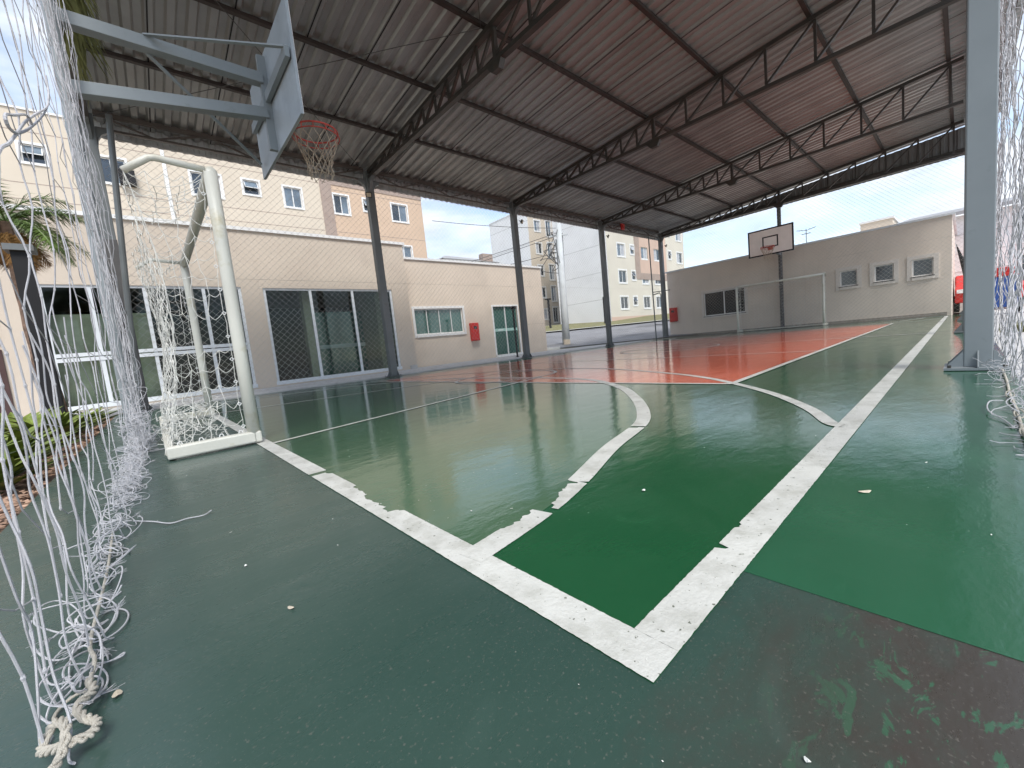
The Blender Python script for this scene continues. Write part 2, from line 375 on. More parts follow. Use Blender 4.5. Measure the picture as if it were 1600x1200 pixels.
# ------------------------------------------------------------------ court
CL, CW = 19.26, 9.7
b = MB(); b.box(-1.08, 20.18, -.585, 9.97, -.25, 0); b.build('court_floor', M['slab'], kind='structure')
def spl(P, n=6):
    P = [Vector((p[0], p[1])) for p in P]; o = []
    for i in range(len(P)-1):
        p0 = P[max(i-1, 0)]; p1 = P[i]; p2 = P[i+1]; p3 = P[min(i+2, len(P)-1)]
        for k in range(n):
            t = k/n
            o.append(.5*((2*p1)+(-p0+p2)*t+(2*p0-5*p1+4*p2-p3)*t*t+(-p0+3*p1-3*p2+p3)*t**3))
    o.append(P[-1]); return o
D1 = [(.04, .555), (.36, .60), (.66, .68), (1.12, .84), (1.62, .97), (1.95, 1.14), (2.3, 1.38), (2.6, 1.62), (2.95, 1.93), (3.3, 2.35), (3.6, 2.83), (3.78, 3.5), (3.82, 4.2), (3.82, 4.86)]
D2 = [(x, CW-y) for x, y in D1[::-1][1:]]
Dc = spl(D1+D2, 5)
def sheet_poly(name, pts, z, mtl):
    b = MB(); b.poly(pts, z); return b.build(name, mtl, kind='structure')
b = MB(); b.poly([(0, 0), (CL, 0), (CL, CW), (0, CW)], .001); b.build('green_playing_zone', M['green'], kind='structure')
b = MB(); b.poly([(.405, -.58), (20.17, -.58), (20.17, 0), (.405, 0)], .001); b.build('green_side_strip', M['green_side'], kind='structure')
XR0 = 3.33; XR1 = CL-XR0
dz_ = [(p.x, p.y) for p in Dc if p.x < XR0]
area = [(0.0, .555)]+[q for q in dz_ if q[1] < CW/2]+[(XR0, 2.41), (XR0, CW-2.41)]+[q for q in dz_ if q[1] > CW/2]+[(0, CW-.555)]
sheet_poly('goal_area_paint', area, .002, M['green_area'])
sheet_poly('far_goal_area_paint', [(CL-x, y) for x, y in area[::-1]], .002, M['green_area'])
sheet_poly('red_zone_paint', [(XR0, 1.06), (XR1, 1.06), (XR1, CW-1.06), (XR0, CW-1.06)], .0028, M['red'])

# markings: strips with ragged, chipped edges
LM = MB()
def strip(P, wd, z=.0036, rag=.0007, chips=(), jit=1.0):
    """chips: (arc0, arc1, side0, side1) keep-range of the strip between those arc lengths, 0..1 across"""
    P = [Vector((p[0], p[1])) for p in P]
    Q = [P[0]]
    for a, c in zip(P, P[1:]):
        ln = (c-a).length; q = a.copy(); done = 0
        while done < ln-1e-6:
            near_ = (a+(c-a)*(done/ln)).length < 3.2
            done = min(ln, done+(.009 if near_ else .12)); Q.append(a+(c-a)*(done/ln))
    s_ = 0; rows = []
    for i, p in enumerate(Q):
        if i: s_ += (p-Q[i-1]).length
        t = (Q[min(i+1, len(Q)-1)]-Q[max(i-1, 0)]).normalized(); nrm = Vector((-t.y, t.x))
        lo, hi = 0., 1.; gap = False
        for c in chips:
            if c[0] <= s_ <= c[1]:
                lo, hi = c[2], c[3]
                if hi <= lo: gap = True
                else:
                    j = mnoise.noise(Vector((s_*45, c[0]*7, 0)))*.22*jit+mnoise.noise(Vector((s_*130, 3, 1)))*.14*jit
                    if lo > 0: lo = max(0, lo+j)
                    if hi < 1: hi = min(1, hi+j)
        e0 = rnd(-rag, rag); e1 = rnd(-rag, rag)
        rows.append((gap, p+nrm*((lo-.5)*wd+e0), p+nrm*((hi-.5)*wd+e1)))
    for a, c in zip(rows, rows[1:]):
        if a[0] or c[0]: continue
        LM.quad((a[1].x, a[1].y, z), (c[1].x, c[1].y, z), (c[2].x, c[2].y, z), (a[2].x, a[2].y, z))
W = .087
strip([(W/2, CW), (W/2, 0)], W, chips=[(CW-1.90, CW-1.86, 0, 0), (CW-1.86, CW-1.82, 0, .8), (CW-1.48, CW-1.32, 0, .82), (CW-1.32, CW-1.12, 0, .60), (CW-1.12, CW-1.06, 0, .48), (CW-1.06, CW-1.03, 0, .8)], jit=.6)
# baseline runs along +Y so its left side (0) is at +X... second edge is -X
strip([(W, W/2), (CL, W/2)], W, chips=[(.385, .402, 0, .72), (.52, .545, 0, .90)], jit=.35, z=.0040)
strip([(W, CW-W/2), (CL, CW-W/2)], W*.7)
strip([(CL-W/2, W), (CL-W/2, CW-W)], W)
strip(Dc, W, z=.0044, chips=[(.17, .31, .0, .85), (.31, .335, 0, .93), (.335, .36, 0, 0), (.36, .40, 0.0, .30), (.40, .47, 0, .52), (.47, .60, 0, .72), (.60, .615, .0, .45), (.615, .63, .45, .9), (1.535, 1.56, 0.0, .4), (1.56, 1.575, 0, 0)], jit=.7)
strip([(CL-p.x, p.y) for p in Dc], W, z=.0044)
A1 = [(1.93, .05), (1.99, .12), (2.32, .27), (2.74, .53), (3.06, .78), (3.38, 1.07), (3.75, 1.45), (4.1, 1.93), (4.52, 2.67), (4.95, 3.6), (5.1, 4.4), (5.12, 4.86)]
Ac = spl(A1+[(x, CW-y) for x, y in A1[::-1][1:]], 5)
strip(Ac, .065, z=.0050); strip([(CL-p.x, p.y) for p in Ac], .065, z=.0050)
LT = .05
for f in (lambda x: x, lambda x: CL-x):
    strip([(f(XR0), 1.06), (f(XR0), CW-1.06)], .06, z=.0055)
    strip([(f(W), 3.12), (f(3.95), 4.03)], LT, z=.0060)
    strip([(f(W), CW-3.12+.1), (f(3.95), CW-4.03+.1)], LT, z=.0060)
    strip([(f(4.02)+(1 if f(0) == 0 else -1)*.86*math.cos(a), 4.95+.86*math.sin(a)) for a in [k*math.pi/24 for k in range(49)]], LT, z=.0065)
strip([(XR0-.03, 1.06), (XR1+.03, 1.06)], .06, z=.0070)
strip([(XR0-.03, CW-1.06), (XR1+.03, CW-1.06)], .05, z=.0070)
strip([(CL/2, W), (CL/2, CW-W)], .05, z=.0075)
strip([(CL/2+1.2*math.cos(a), CW/2+1.2*math.sin(a)) for a in [k*math.pi/24 for k in range(49)]], .05, z=.0080)
for x in (6.7, CL-6.7): strip([(x, 1.09), (x, CW-1.09)], .04, z=.0075)
LM.build('court_markings', M['line'], kind='structure')

# ------------------------------------------------------------------ canopy (columns, trusses, purlins, sheets, valances)
CX = [-.72, 4.305, 9.33, 14.36, 19.38]
YL, YR = 9.87, -.41
def ztop(y): return 5.22+.079*(YL-y)
canopy = thing('court_canopy', (9.3, 4.7, 0), 'large steel canopy of columns, lattice trusses and zinc sheets over the sports court', 'canopy')
# sheets: trapezoid ribs running across the court
b = MB(); pitch = .235; prof = [(0, 0), (.085, 0), (.118, .045), (.205, .045)]
xs = []
x = -.82
while x < 20.35:
    for dx, dz in prof: xs.append((x+dx, dz))
    x += pitch
ys = [-1.1, -.05, 1.6, 3.25, 4.9, 6.55, 8.2, 9.87, 10.28]
V = []
for y in ys:
    for x, dz in xs: V.append((x, y, ztop(y)+.125+dz))
n = len(xs)
b.add(V, [(i*n+j, i*n+j+1, (i+1)*n+j+1, (i+1)*n+j) for i in range(len(ys)-1) for j in range(n-1)])
k = MB()
for i in range(0, 22):      # sheet overlaps: a lip every four or five ribs
    x = -.82+i*pitch*4+.016
    if x < 20.2:
        k.add([(x, -1.08, ztop(-1.08)+.118), (x+.018, -1.08, ztop(-1.08)+.118), (x+.018, 10.18, ztop(10.18)+.118), (x, 10.18, ztop(10.18)+.118)], [(0, 1, 2, 3)])
rs = b.build('roof_sheet', M['roof'], canopy)
k.build('sheet_overlap', M['black'], rs)
for i, y in enumerate([-.95, -.05, 1.6, 3.25, 4.9, 6.55, 8.2]):
    b = MB(); z = ztop(y)
    b.box(-.80, 20.25, y-.035, y+.035, z+.062, z+.068); b.box(-.80, 20.25, y-.035, y-.031, z+.068, z+.12)
    b.box(-.80, 20.25, y-.035, y+.035, z+.115, z+.1205)
    b.box(-.80, 20.25, y-.031, y-.029, z+.063, z+.119)
    b.build('purlin', M['purlin'], canopy)
def truss(X):
    b = MB(); zb = 5.10
    # bottom chord as a channel, top chord sloping
    b.bar((X, YL-.1, zb), (X, YR+.12, zb-.03), .10, .07)
    b.bar((X, YL-.1, ztop(YL-.1)), (X, YR+.12, ztop(YR+.12)), .10, .075)
    yy = [YL-.15-i*.455 for i in range(12)]+[4.72-.80*k for k in range(1, 7)]; yy = [y for y in yy if y > YR+.1]; n = len(yy)-1
    for i, y in enumerate(yy):
        b.bar((X, y, zb+.03), (X, y, ztop(y)-.02), .035, .045, (0, 1, 0))
        if i < n: b.bar((X, y, zb+.03), (X, yy[i+1], ztop(yy[i+1])-.03), .04, .05, (1, 0, 0))
    # splice bracket hanging below the chord
    b.prism([(X-.05, 4.92, zb-.04), (X-.05, 4.55, zb-.04), (X-.05, 4.63, zb-.17), (X-.05, 4.80, zb-.17)], (.1, 0, 0))
    b.bar((X, 4.72, zb), (X, 4.72, ztop(4.7)), .07, .07)
    return b.build('truss', M['steel'], canopy)
for X in CX: truss(X)
# lattice eave beams along both sides and the far end
def lattice(p, q, z0, z1, pn, nm='eave_beam', mt='steel', webs=True):
    b = MB(); p = Vector(p); q = Vector(q)
    b.bar(p+Vector((0, 0, z1)), q+Vector((0, 0, z1)), .07, .085); b.bar(p+Vector((0, 0, z0)), q+Vector((0, 0, z0)), .05, .04)
    if webs:
        for i in range(pn):
            a = p+(q-p)*i/pn; c = p+(q-p)*(i+.5)/pn; d = p+(q-p)*(i+1)/pn
            b.bar(a+Vector((0, 0, z1)), c+Vector((0, 0, z0)), .03, .03); b.bar(c+Vector((0, 0, z0)), d+Vector((0, 0, z1)), .03, .03)
    return b.build(nm, M[mt], canopy)
for x0, x1 in zip(CX, CX[1:]): lattice((x0+.1, YL+.03, 0), (x1-.1, YL+.03, 0), 5.06, 5.32, 3, mt='eave')
lattice((20.05, YL, 0), (20.05, YR, 0), 5.20, 5.32, 9, nm='end_beam')
lattice((-.72+.1, YR, 0), (19.38, YR, 0), 5.6, 5.9, 12)
def valance(p, q, z0, z1, step=.19, slope=0, mt='valance'):
    b = MB(); p = Vector(p); q = Vector(q); L_ = (q-p).length; d = (q-p)/L_; nr = Vector((-d.y, d.x, 0))
    s_ = 0; pts = []
    while s_ < L_:
        for a, o in ((0, 0), (.08, 0), (.10, .03), (.165, .03)):
            if s_+a*step/.19 <= L_: pts.append(p+d*(s_+a*step/.19)+nr*o)
        s_ += step
    n = len(pts)
    b.add([t+Vector((0, 0, z0)) for t in pts]+[t+Vector((0, 0, z1+slope*(t-p).length)) for t in pts], [(i, i+1, n+i+1, n+i) for i in range(n-1)])
    b.bar(p+Vector((0, 0, z0+.015))-nr*.02, q+Vector((0, 0, z0+.015))-nr*.02, .012, .03)
    return b.build('valance', M[mt], canopy)
valance((-.82, 10.22, 0), (20.2, 10.22, 0), 5.04, 5.44)
valance((20.15, 10.1, 0), (20.15, -1.0, 0), 5.16, 5.24, slope=.078, mt='valshade')
# rods bracing the first bays
b = MB()
for x0, x1 in zip(CX[:1], CX[1:2]):
    for (ya, yb) in ((YL, 4.9), (4.9, YL), (YR, 4.9), (4.9, YR)):
        b.tube([(x0+.1, ya, ztop(ya)+.03), (x1-.1, yb, ztop(yb)+.03)], .006, 5)
b.build('bracing_rod', M['cable'], canopy)
def column(X, Y, near=False, side=1):
    wx, wy = (.10, .076) if near else (.09, .085)
    mt = 'bluegrey' if near else 'colgrey'
    top = ztop(Y)-.02 if side < 0 else 5.25
    b = MB(); b.box(X-wx, X+wx, Y-wy, Y+wy, .02, top)
    c = b.build('column', M[mt], canopy, bevel=.008)
    b = MB(); b.box(X-.20, X+.17, Y-.16, Y+.18, .0145 if Y > 0 else .006, .024)
    for sx, sy in ((0, 1), (0, -1)):
        y1 = Y+sy*wy; b.prism([(X-wx+.004, y1, .024), (X-wx+.004, y1+sy*.088, .024), (X-wx+.004, y1+sy*.088, .034), (X-wx+.004, y1, .15)], (.008, 0, 0))
        b.prism([(X+wx-.012, y1, .024), (X+wx-.012, y1+sy*.088, .024), (X+wx-.012, y1+sy*.088, .034), (X+wx-.012, y1, .15)], (.008, 0, 0))
    b.prism([(X-wx, Y-.004, .024), (X-wx-.095, Y-.004, .024), (X-wx-.095, Y-.004, .034), (X-wx, Y-.004, .15)], (0, .008, 0))
    b.prism([(X+wx, Y-.004, .024), (X+wx+.065, Y-.004, .024), (X+wx+.065, Y-.004, .034), (X+wx, Y-.004, .12)], (0, .008, 0))
    b.build('base_plate', M[mt], c)
    if near or X == CX[1]:
        for bx, by in ((-.17, -.13), (.14, -.13), (-.17, .15), (.14, .15)):
            b = MB(); b.tube([(X+bx, Y+by, .02), (X+bx, Y+by, .045)], .011, 6); b.build('anchor_bolt', M['steel'], c)
    if side > 0:
        b = MB()      # flared head and knee brackets
        for s in (-1, 1):
            if X+s*.3 < -.9 and s < 0: pass
            arc = [(X+s*wx, 4.72), (X+s*(wx+.02), 4.84), (X+s*(wx+.07), 4.93), (X+s*(wx+.18), 5.0), (X+s*(wx+.18), 5.05), (X+s*wx, 5.05)]
            b.prism([(p[0], Y-.04, p[1]) for p in arc], (0, .08, 0))
        b.prism([(X-.04, Y-wy, 4.8), (X-.04, Y-wy-.10, 5.0), (X-.04, Y-wy-.25, 5.065), (X-.04, Y-wy, 5.065)], (.08, 0, 0))
        b.build('knee_bracket', M[mt], c)
    return c
for X in CX: column(X, YL, side=1)
for X in CX[1:]: column(X, YR+.004, near=(X == CX[1]), side=-1)
c0 = None
# dark pad strapped to the lower part of the left corner column
b = MB(); b.box(-.84, -.62, 9.74, 9.783, .03, 3.1); b.build('column_pad', M['pad'], canopy, bevel=.006)

# ------------------------------------------------------------------ floodlights on the columns
def flood(X, Y, Z, face, label):
    t = thing('floodlight', (X, Y, Z), label, 'floodlight', 'floodlights on the court columns')
    f = Vector(face).normalized(); sd = f.cross(Vector((0, 0, 1))).normalized(); up = sd.cross(f)
    p = Vector((X, Y, Z))
    b = MB(); b.obox(p, sd*.07, f*.02, up*.06); b.build('housing', M['black'], t, bevel=.004)
    b = MB(); b.obox(p+f*.0225, sd*.055, f*.003, up*.045); b.build('lens', M['lens'], t)
    b = MB(); b.bar(p-sd*.075+up*.0, p-sd*.075-f*.07, .01, .02); b.bar(p+sd*.075, p+sd*.075-f*.07, .01, .02); b.bar(p-sd*.08-f*.075, p+sd*.08-f*.075, .02, .012)
    b.build('bracket', M['black'], t)
flood(4.17, 9.66, 4.62, (-.35, -1, -.5), 'small square floodlight with tan lens on the second column from the left corner')
flood(9.50, 9.66, 4.60, (.5, -1, -.5), 'small black floodlight on the third left-hand column, left of the utility pole')
flood(14.53, 9.66, 4.60, (.5, -1, -.5), 'small black floodlight on the column in front of the white blank wall')
flood(19.55, 9.66, 4.62, (.3, -1, -.4), 'small grey floodlight on the left-hand column beside the far building')
# red siren under the eaves
t = thing('alarm_bell', (15.85, 9.78, 5.16), 'small red alarm box under the eave near the far left columns', 'alarm')
b = MB(); b.box(15.73, 15.97, 9.74, 9.80, 5.04, 5.30); b.build('housing', M['redpaint'], t, bevel=.01)
b = MB(); b.tube([(15.85, 9.74, 5.17), (15.85, 9.70, 5.17)], .07, 12); b.build('horn', M['rimred'], t)

# leaning light tube at the left corner
b = MB(); b.tube([(-.76, 9.42, 0), (-.62, 9.41, 2.2), (-.42, 9.40, 5.1)], .045, 12); b.tube([(-.76, 9.42, 0), (-.757, 9.42, .02)], .08, 12)
b.tube([(-.70, 9.418, 1.75), (-.698, 9.418, 1.80)], .052, 12)
tag(b.build('net_pole', M['colgrey'], smooth=False, origin=(-.76, 9.42, 0)), 'thin pale grey tube standing just right of the left corner column', 'pole')

# ------------------------------------------------------------------ basketball hoops
def hoop(xp, yp, xb, yb, wd, zb, hb, fx, label, ptop, front_mark):
    """fx=+1: board faces +X"""
    t = thing('basketball_hoop', (xp, yp, 0), label, 'basketball hoop', 'basketball hoops at the two ends of the court')
    b = MB(); b.tube([(xp, yp, .0), (xp, yp, ptop)], .045 if fx > 0 else .075, 14); b.box(xp-.13, xp+.13, yp-.13, yp+.13, .002, .016); po = b.build('post', M['bluegrey' if fx > 0 else 'pad'], t)
    zt = zb+hb
    # cantilever beams
    b = MB(); b.bar((xp+fx*.04, yp, zb+.70), (xb-fx*.06, yp+.0, zb+.70), .10, .10); b.build('upper_beam', M['bluegrey'], t, bevel=.004)
    b = MB(); b.bar((xp+fx*.04, yp, zb+.17), (xb-fx*.06, yp+.0, zb+.37), .10, .10); b.build('lower_beam', M['bluegrey'], t, bevel=.004)
    b = MB(); b.bar((xb-fx*.045, yp, zb+.02), (xb-fx*.045, yp, zb+.93), .08, .05, (0, 1, 0))
    b.bar((xb-fx*.045, yb-wd/2+.03, zb+.52), (xb-fx*.045, yb+wd/2-.06, zb+.52), .04, .09)
    b.build('frame', M['bluegrey'], t)
    b = MB(); b.bar((xb-fx*.95, yp-.045, zb+.75), (xb-fx*.05, yb-wd/2+.05, zb+.56), .035, .012); b.build('strut', M['bluegrey'], t)
    b = MB(); b.tube([(xb-fx*.95, yp+.05, zb+.66), (xb-fx*.04, yb+wd/2-.12, zb+.12)], .016, 8); b.build('strut', M['bluegrey'], t)
    # board: grey back, edge and pale face
    b = MB(); b.box(xb-.012, xb+.012, yb-wd/2, yb+wd/2, zb, zt)
    bd = b.build('backboard', M['boardback'], t)
    b = MB(); e = .03
    x0, x1 = (xb+.0125, xb+.0165) if fx > 0 else (xb-.0165, xb-.0125)
    b.box(x0, x1, yb-wd/2+.004, yb+wd/2-.004, zb+.004, zt-.004); b.build('board_face', M['boardface'], bd)
    b = MB(); x2, x3 = (xb+.0165, xb+.019) if fx > 0 else (xb-.019, xb-.0165)
    def frame(ya, yb_, za, zb_, e):
        b.box(x2, x3, ya, yb_, za, za+e); b.box(x2, x3, ya, yb_, zb_-e, zb_); b.box(x2, x3, ya, ya+e, za+e, zb_-e); b.box(x2, x3, yb_-e, yb_, za+e, zb_-e)
    frame(yb-wd/2+.005, yb+wd/2-.005, zb+.005, zt-.005, .05); frame(yb-.27, yb+.27, zb+.29, zb+.72, .045)
    b.build('board_marking', M['black'], bd)
    b = MB()
    for y in (.07,):     # bolts and plates on the back
        b.box(min(xb-fx*.014, xb-fx*.02), max(xb-fx*.014, xb-fx*.02), yp+y-.02+(.1 if y > 0 else -.1), yp+y+.02+(.1 if y > 0 else -.1), zb+.20, zb+.36)
        for z in (.22, .28, .34): b.tube([(xb-fx*.02, yp+y+(.1 if y > 0 else -.1), zb+z), (xb-fx*.035, yp+y+(.1 if y > 0 else -.1), zb+z)], .01, 6)
    b.build('bolt_plate', M['boardback'], bd)
    # rim: double ring with spokes
    zr = zb+.28; rc = xb+fx*(.15+.225); r = .225
    b = MB()
    ring = lambda rr, z, rad: b.tube([(rc+rr*math.cos(a), yb+rr*math.sin(a), z) for a in [2*math.pi*k/36 for k in range(37)]], rad, 7, False)
    ring(r, zr, .009); ring(r+.012, zr-.055, .006)
    for k in range(12):
        a = 2*math.pi*k/12+.13
        b.tube([(rc+r*math.cos(a), yb+r*math.sin(a), zr), (rc+(r+.012)*math.cos(a), yb+(r+.012)*math.sin(a), zr-.055)], .005, 5)
    b.box(min(xb+fx*.02, rc-fx*.2), max(xb+fx*.02, rc-fx*.2), yb-.06, yb+.06, zr-.012, zr+.006)
    b.box(min(xb+fx*.02, xb+fx*.03), max(xb+fx*.02, xb+fx*.03), yb-.09, yb+.09, zr-.1, zr+.03)
    b.build('rim', M['rimred'], t, smooth=False)
    b = MB(); N_ = 12; lv = [(0.225, -.05), (.20, -.13), (.165, -.21), (.135, -.29), (.12, -.36), (.125, -.43), (.115, -.48)]
    for k in range(N_):
        for s in (-1, 1):
            pts = []
            for i, (rr, z) in enumerate(lv):
                a = 2*math.pi*(k+s*.5*i)/N_+.1; j = .008*i
                pts.append((rc+rr*math.cos(a)+rnd(-j, j)*.5, yb+rr*math.sin(a)+rnd(-j, j)*.5, zr+z+rnd(-j, j)*.6))
            b.tube(pts, .0042, 4)
    b.build('hoop_net', M['hoopnet'], t)
    return t
hoop(-.70, 4.45, .80, 4.39, 1.59, 2.77, .98, 1, 'near grey basketball hoop seen from behind with steel arms and orange rim', 5.5, True)
hoop(19.95, 4.88, 18.15, 4.74, 1.56, 2.98, 1.03, -1, 'far basketball hoop with pale black-bordered board facing the viewer', 5.5, True)

# ------------------------------------------------------------------ goals
def goal(y0, y1, label, torn):
    t = thing('goal', (0, (y0+y1)/2, 0), label, 'goal', 'futsal goals at the two ends of the court')
    H = 2.0; r = .043
    for y in (y0, y1):
        b = MB(); b.tube([(0, y, .012), (0, y, .7), (0, y, 1.5), (0, y, H)], r, 18); b.build('post', M['goal'], t, smooth=True)
    b = MB(); b.tube([(0, y0-r*.4, H), (0, y0+.3, H), (0, (y0+y1)/2, H), (0, y1+r*.4, H)], r, 18); b.build('crossbar', M['goal'], t, smooth=True)
    for y in (y0, y1):
        b = MB(); b.tube([(-.03, y, H+.02), (-.30, y, H+.045), (-.335, y, H+.035), (-.47, y, H-.07)], .022, 12); b.build('top_stay', M['goal'], t, smooth=True)
        b = MB(); b.bar((.045, y, .054), (-.52, y, .054), .085, .085); b.build('base_tube', M['goal'], t, bevel=.012)
    b = MB(); b.bar((-.50, y0+.045, .05), (-.50, y1-.045, .05), .05, .05); b.build('rear_bar', M['goal'], t, bevel=.008)
    # hooks along the posts
    for y, s in ((y0, 1), (y1, -1)):
        for k in range(11):
            z = .15+k*.17; b = MB()
            b.tube([(-.045+.0*k, y, z), (-.062, y, z+.010), (-.072, y, z), (-.062, y, z-.012), (-.05, y, z-.004)], .0035, 5); b.build('net_hook', M['white'], t)
        for k in range(4):
            x = -.08-k*.12; b = MB(); b.tube([(x-.015, y, .10), (x-.01, y, .118), (x+.005, y, .12), (x+.012, y, .10)], .0035, 5); b.build('net_hook', M['white'], t)
    # net: side panels, roof and back, sagging
    rs = random.Random(5); b = MB()
    def cord(P, rad=.0020): b.tube(P, rad, 4)
    def surf(fn, nu, nv, amp, holes=None, slack=.02, skip=.0):
        g = {}
        for i in range(nu+1):
            for j in range(nv+1):
                p = Vector(fn(i/nu, j/nv))
                n = Vector((rs.uniform(-1, 1), rs.uniform(-1, 1), rs.uniform(-1, .4)))*amp
                if i in (0, nu) or j == 0: n *= .25
                g[i, j] = p+n
        for i in range(nu+1):
            for j in range(nv+1):
                if holes and holes(i/nu, j/nv) : continue
                for a, c in ((i+1, j), (i, j+1)):
                    if a > nu or c > nv: continue
                    if holes and holes(a/nu, c/nv): continue
                    if rs.random() < skip: continue
                    p, q = g[i, j], g[a, c]; s = slack*rs.uniform(.4, 1.6) if a != i else slack*.3
                    md = (p+q)/2+Vector((rs.uniform(-.3, .3)*slack, rs.uniform(-.3, .3)*slack, -s))
                    cord([p, p.lerp(md, .6)+Vector((0, 0, -s*.12)), md, q.lerp(md, .6)+Vector((0, 0, -s*.12)), q])
    for y, s in ((y0, 1), (y1, -1)):
        def side(u, v, y=y, s=s):      # u: front to rear, v: top to bottom
            xr = -.47-.03*v+.12*math.sin(math.pi*v)*1.0
            return (-.06+(xr+.06)*u, y+s*(.05*math.sin(math.pi*u)*math.sin(math.pi*v)), 1.95-(1.88)*v)
        hole = (lambda u, v: .52 < v < .60 and .2 < u < .8) if torn else None
        surf(side, 4, 14, .018, hole, .035)
    def back(u, v):
        return (-.47+.12*math.sin(math.pi*v)-.03*v, y0+(y1-y0)*u, 1.92-1.86*v+.0)
    surf(back, 22, 14, .03, (lambda u, v: v < .07 and .05 < u < .9) if torn else None, .04)
    def roofn(u, v): return (-.05-.42*v, y0+(y1-y0)*u, 1.99-.10*math.sin(math.pi*v)-.06*v)
    surf(roofn, 22, 3, .02, (lambda u, v: .3 < u < .6) if torn else None, .04)
    # loose net heaped on the ground behind
    for k in range(70 if torn else 25):
        x = rs.uniform(-.50, -.15); y = y0+rs.uniform(.08, 1.9)*(1 if torn else 1.3)
        P = []; p = Vector((x, y, rs.uniform(.05, .3)))
        for i in range(6):
            P.append(p.copy()); p += Vector((rs.uniform(-.08, .08), rs.uniform(-.12, .12), rs.uniform(-.1, .07))); p.z = max(.03, p.z); p.x = max(-.62, min(-.06, p.x))
        cord([v for v in smooth(P)], .0024)
    b.build('goal_net', M['rope2'], t)
    return t
def smooth(P, n=4):
    o = []
    for i in range(len(P)-1):
        p0 = P[max(i-1, 0)]; p1 = P[i]; p2 = P[i+1]; p3 = P[min(i+2, len(P)-1)]
        for k in range(n):
            t = k/n
            o.append(.5*((2*p1)+(-p0+p2)*t+(2*p0-5*p1+4*p2-p3)*t*t+(-p0+3*p1-3*p2+p3)*t**3))
    o.append(P[-1]); return o
GY0, GY1 = 3.31, 6.41
goal(GY0, GY1, 'near white futsal goal with stained posts and torn sagging net on the left', True)
g2 = goal(GY0, GY1, 'distant white futsal goal in front of the beige building below the far hoop', False)
g2.location = (CL, (GY0+GY1)/2, .004); g2.rotation_euler = (0, 0, math.pi)

# ------------------------------------------------------------------ safety nets (fine diamonds)
def diamond(p, q, z0, z1, dia, rad, label, name='safety_net'):
    b = MB(); p = Vector(p); q = Vector(q); L_ = (q-p).length; d = (q-p)/L_; H = z1-z0
    nr = Vector((-d.y, d.x, 0)); k = -H
    rs = random.Random(3)
    while k < L_:
        for s in (1, -1):
            # line s: starts at along=k, z=z0 climbing to k+H
            a0, a1 = k, k+H
            t0 = max(0, -a0/H) if H else 0; t1 = min(1, (L_-a0)/H)
            if t1 > t0+.001:
                P = []
                n = max(2, int((t1-t0)*6)+1)
                for i in range(n):
                    t = t0+(t1-t0)*i/(n-1); al = a0+H*t; z = z0+H*t
                    if s < 0: al = L_-al
                    wv = .03*math.sin(al*1.7)*math.sin((z-z0)*1.1)
                    P.append(p+d*al+Vector((0, 0, z))+nr*wv)
                b.tube(P, rad, 3, False)
        k += dia
    for z in (z0+.02, z0+(z1-z0)*.5, z1-.02): b.tube([p+Vector((0, 0, z)), (p+q)/2+Vector((0, 0, z-.03)), q+Vector((0, 0, z))], rad*1.2, 3, False)
    return tag(b.build(name, M['safety'], origin=(p+q)/2), label, 'safety net', 'safety nets around the court')
diamond((-.6, 10.02, 0), (19.3, 10.02, 0), .06, 4.98, .14, .0024, 'long fine diamond safety net down the left side in front of the beige buildings')
diamond((19.62, 9.8, 0), (19.62, -.4, 0), .06, 5.15, .14, .0024, 'fine diamond safety net across the far end behind the distant goal')

# ------------------------------------------------------------------ torn rope nets beside the viewer
def ropenet(fn, nu, nv, hole, rad, rs, amp=.012, zig=.5):
    """diamond net with knots; fn(u,v)->point, links zig-zag"""
    b = MB(); P = {}
    for i in range(nu+1):
        for j in range(nv+1):
            if (i+j) % 2: continue
            q = Vector(fn(i/nu, j/nv)); P[i, j] = q+Vector((rs.uniform(-1, 1), rs.uniform(-1, 1), rs.uniform(-1, 1)))*amp
    for (i, j), p in P.items():
        if hole(i/nu, j/nv): continue
        d = (p-CAM).length
        seg = 3 if d < 2.2 else 1
        ns = 6 if d < 1.8 else 4
        for di in (-1, 1):
            q = P.get((i+di, j+1))
            if q is None or hole((i+di)/nu, (j+1)/nv): continue
            if rs.random() < .02: continue
            md = []
            for k in range(1, seg):
                t = k/seg; md.append(p.lerp(q, t)+Vector((rs.uniform(-1, 1), rs.uniform(-1, 1), rs.uniform(-.4, .4)))*.006)
            b.tube([p]+md+[q], rad, ns, False)
        if d < 3.2:
            b.tube([p+Vector((0, 0, -rad*2.6)), p+Vector((rad*.3, 0, 0)), p+Vector((0, 0, rad*2.6))], [rad*.9, rad*1.65, rad*.9], 6)
    return b
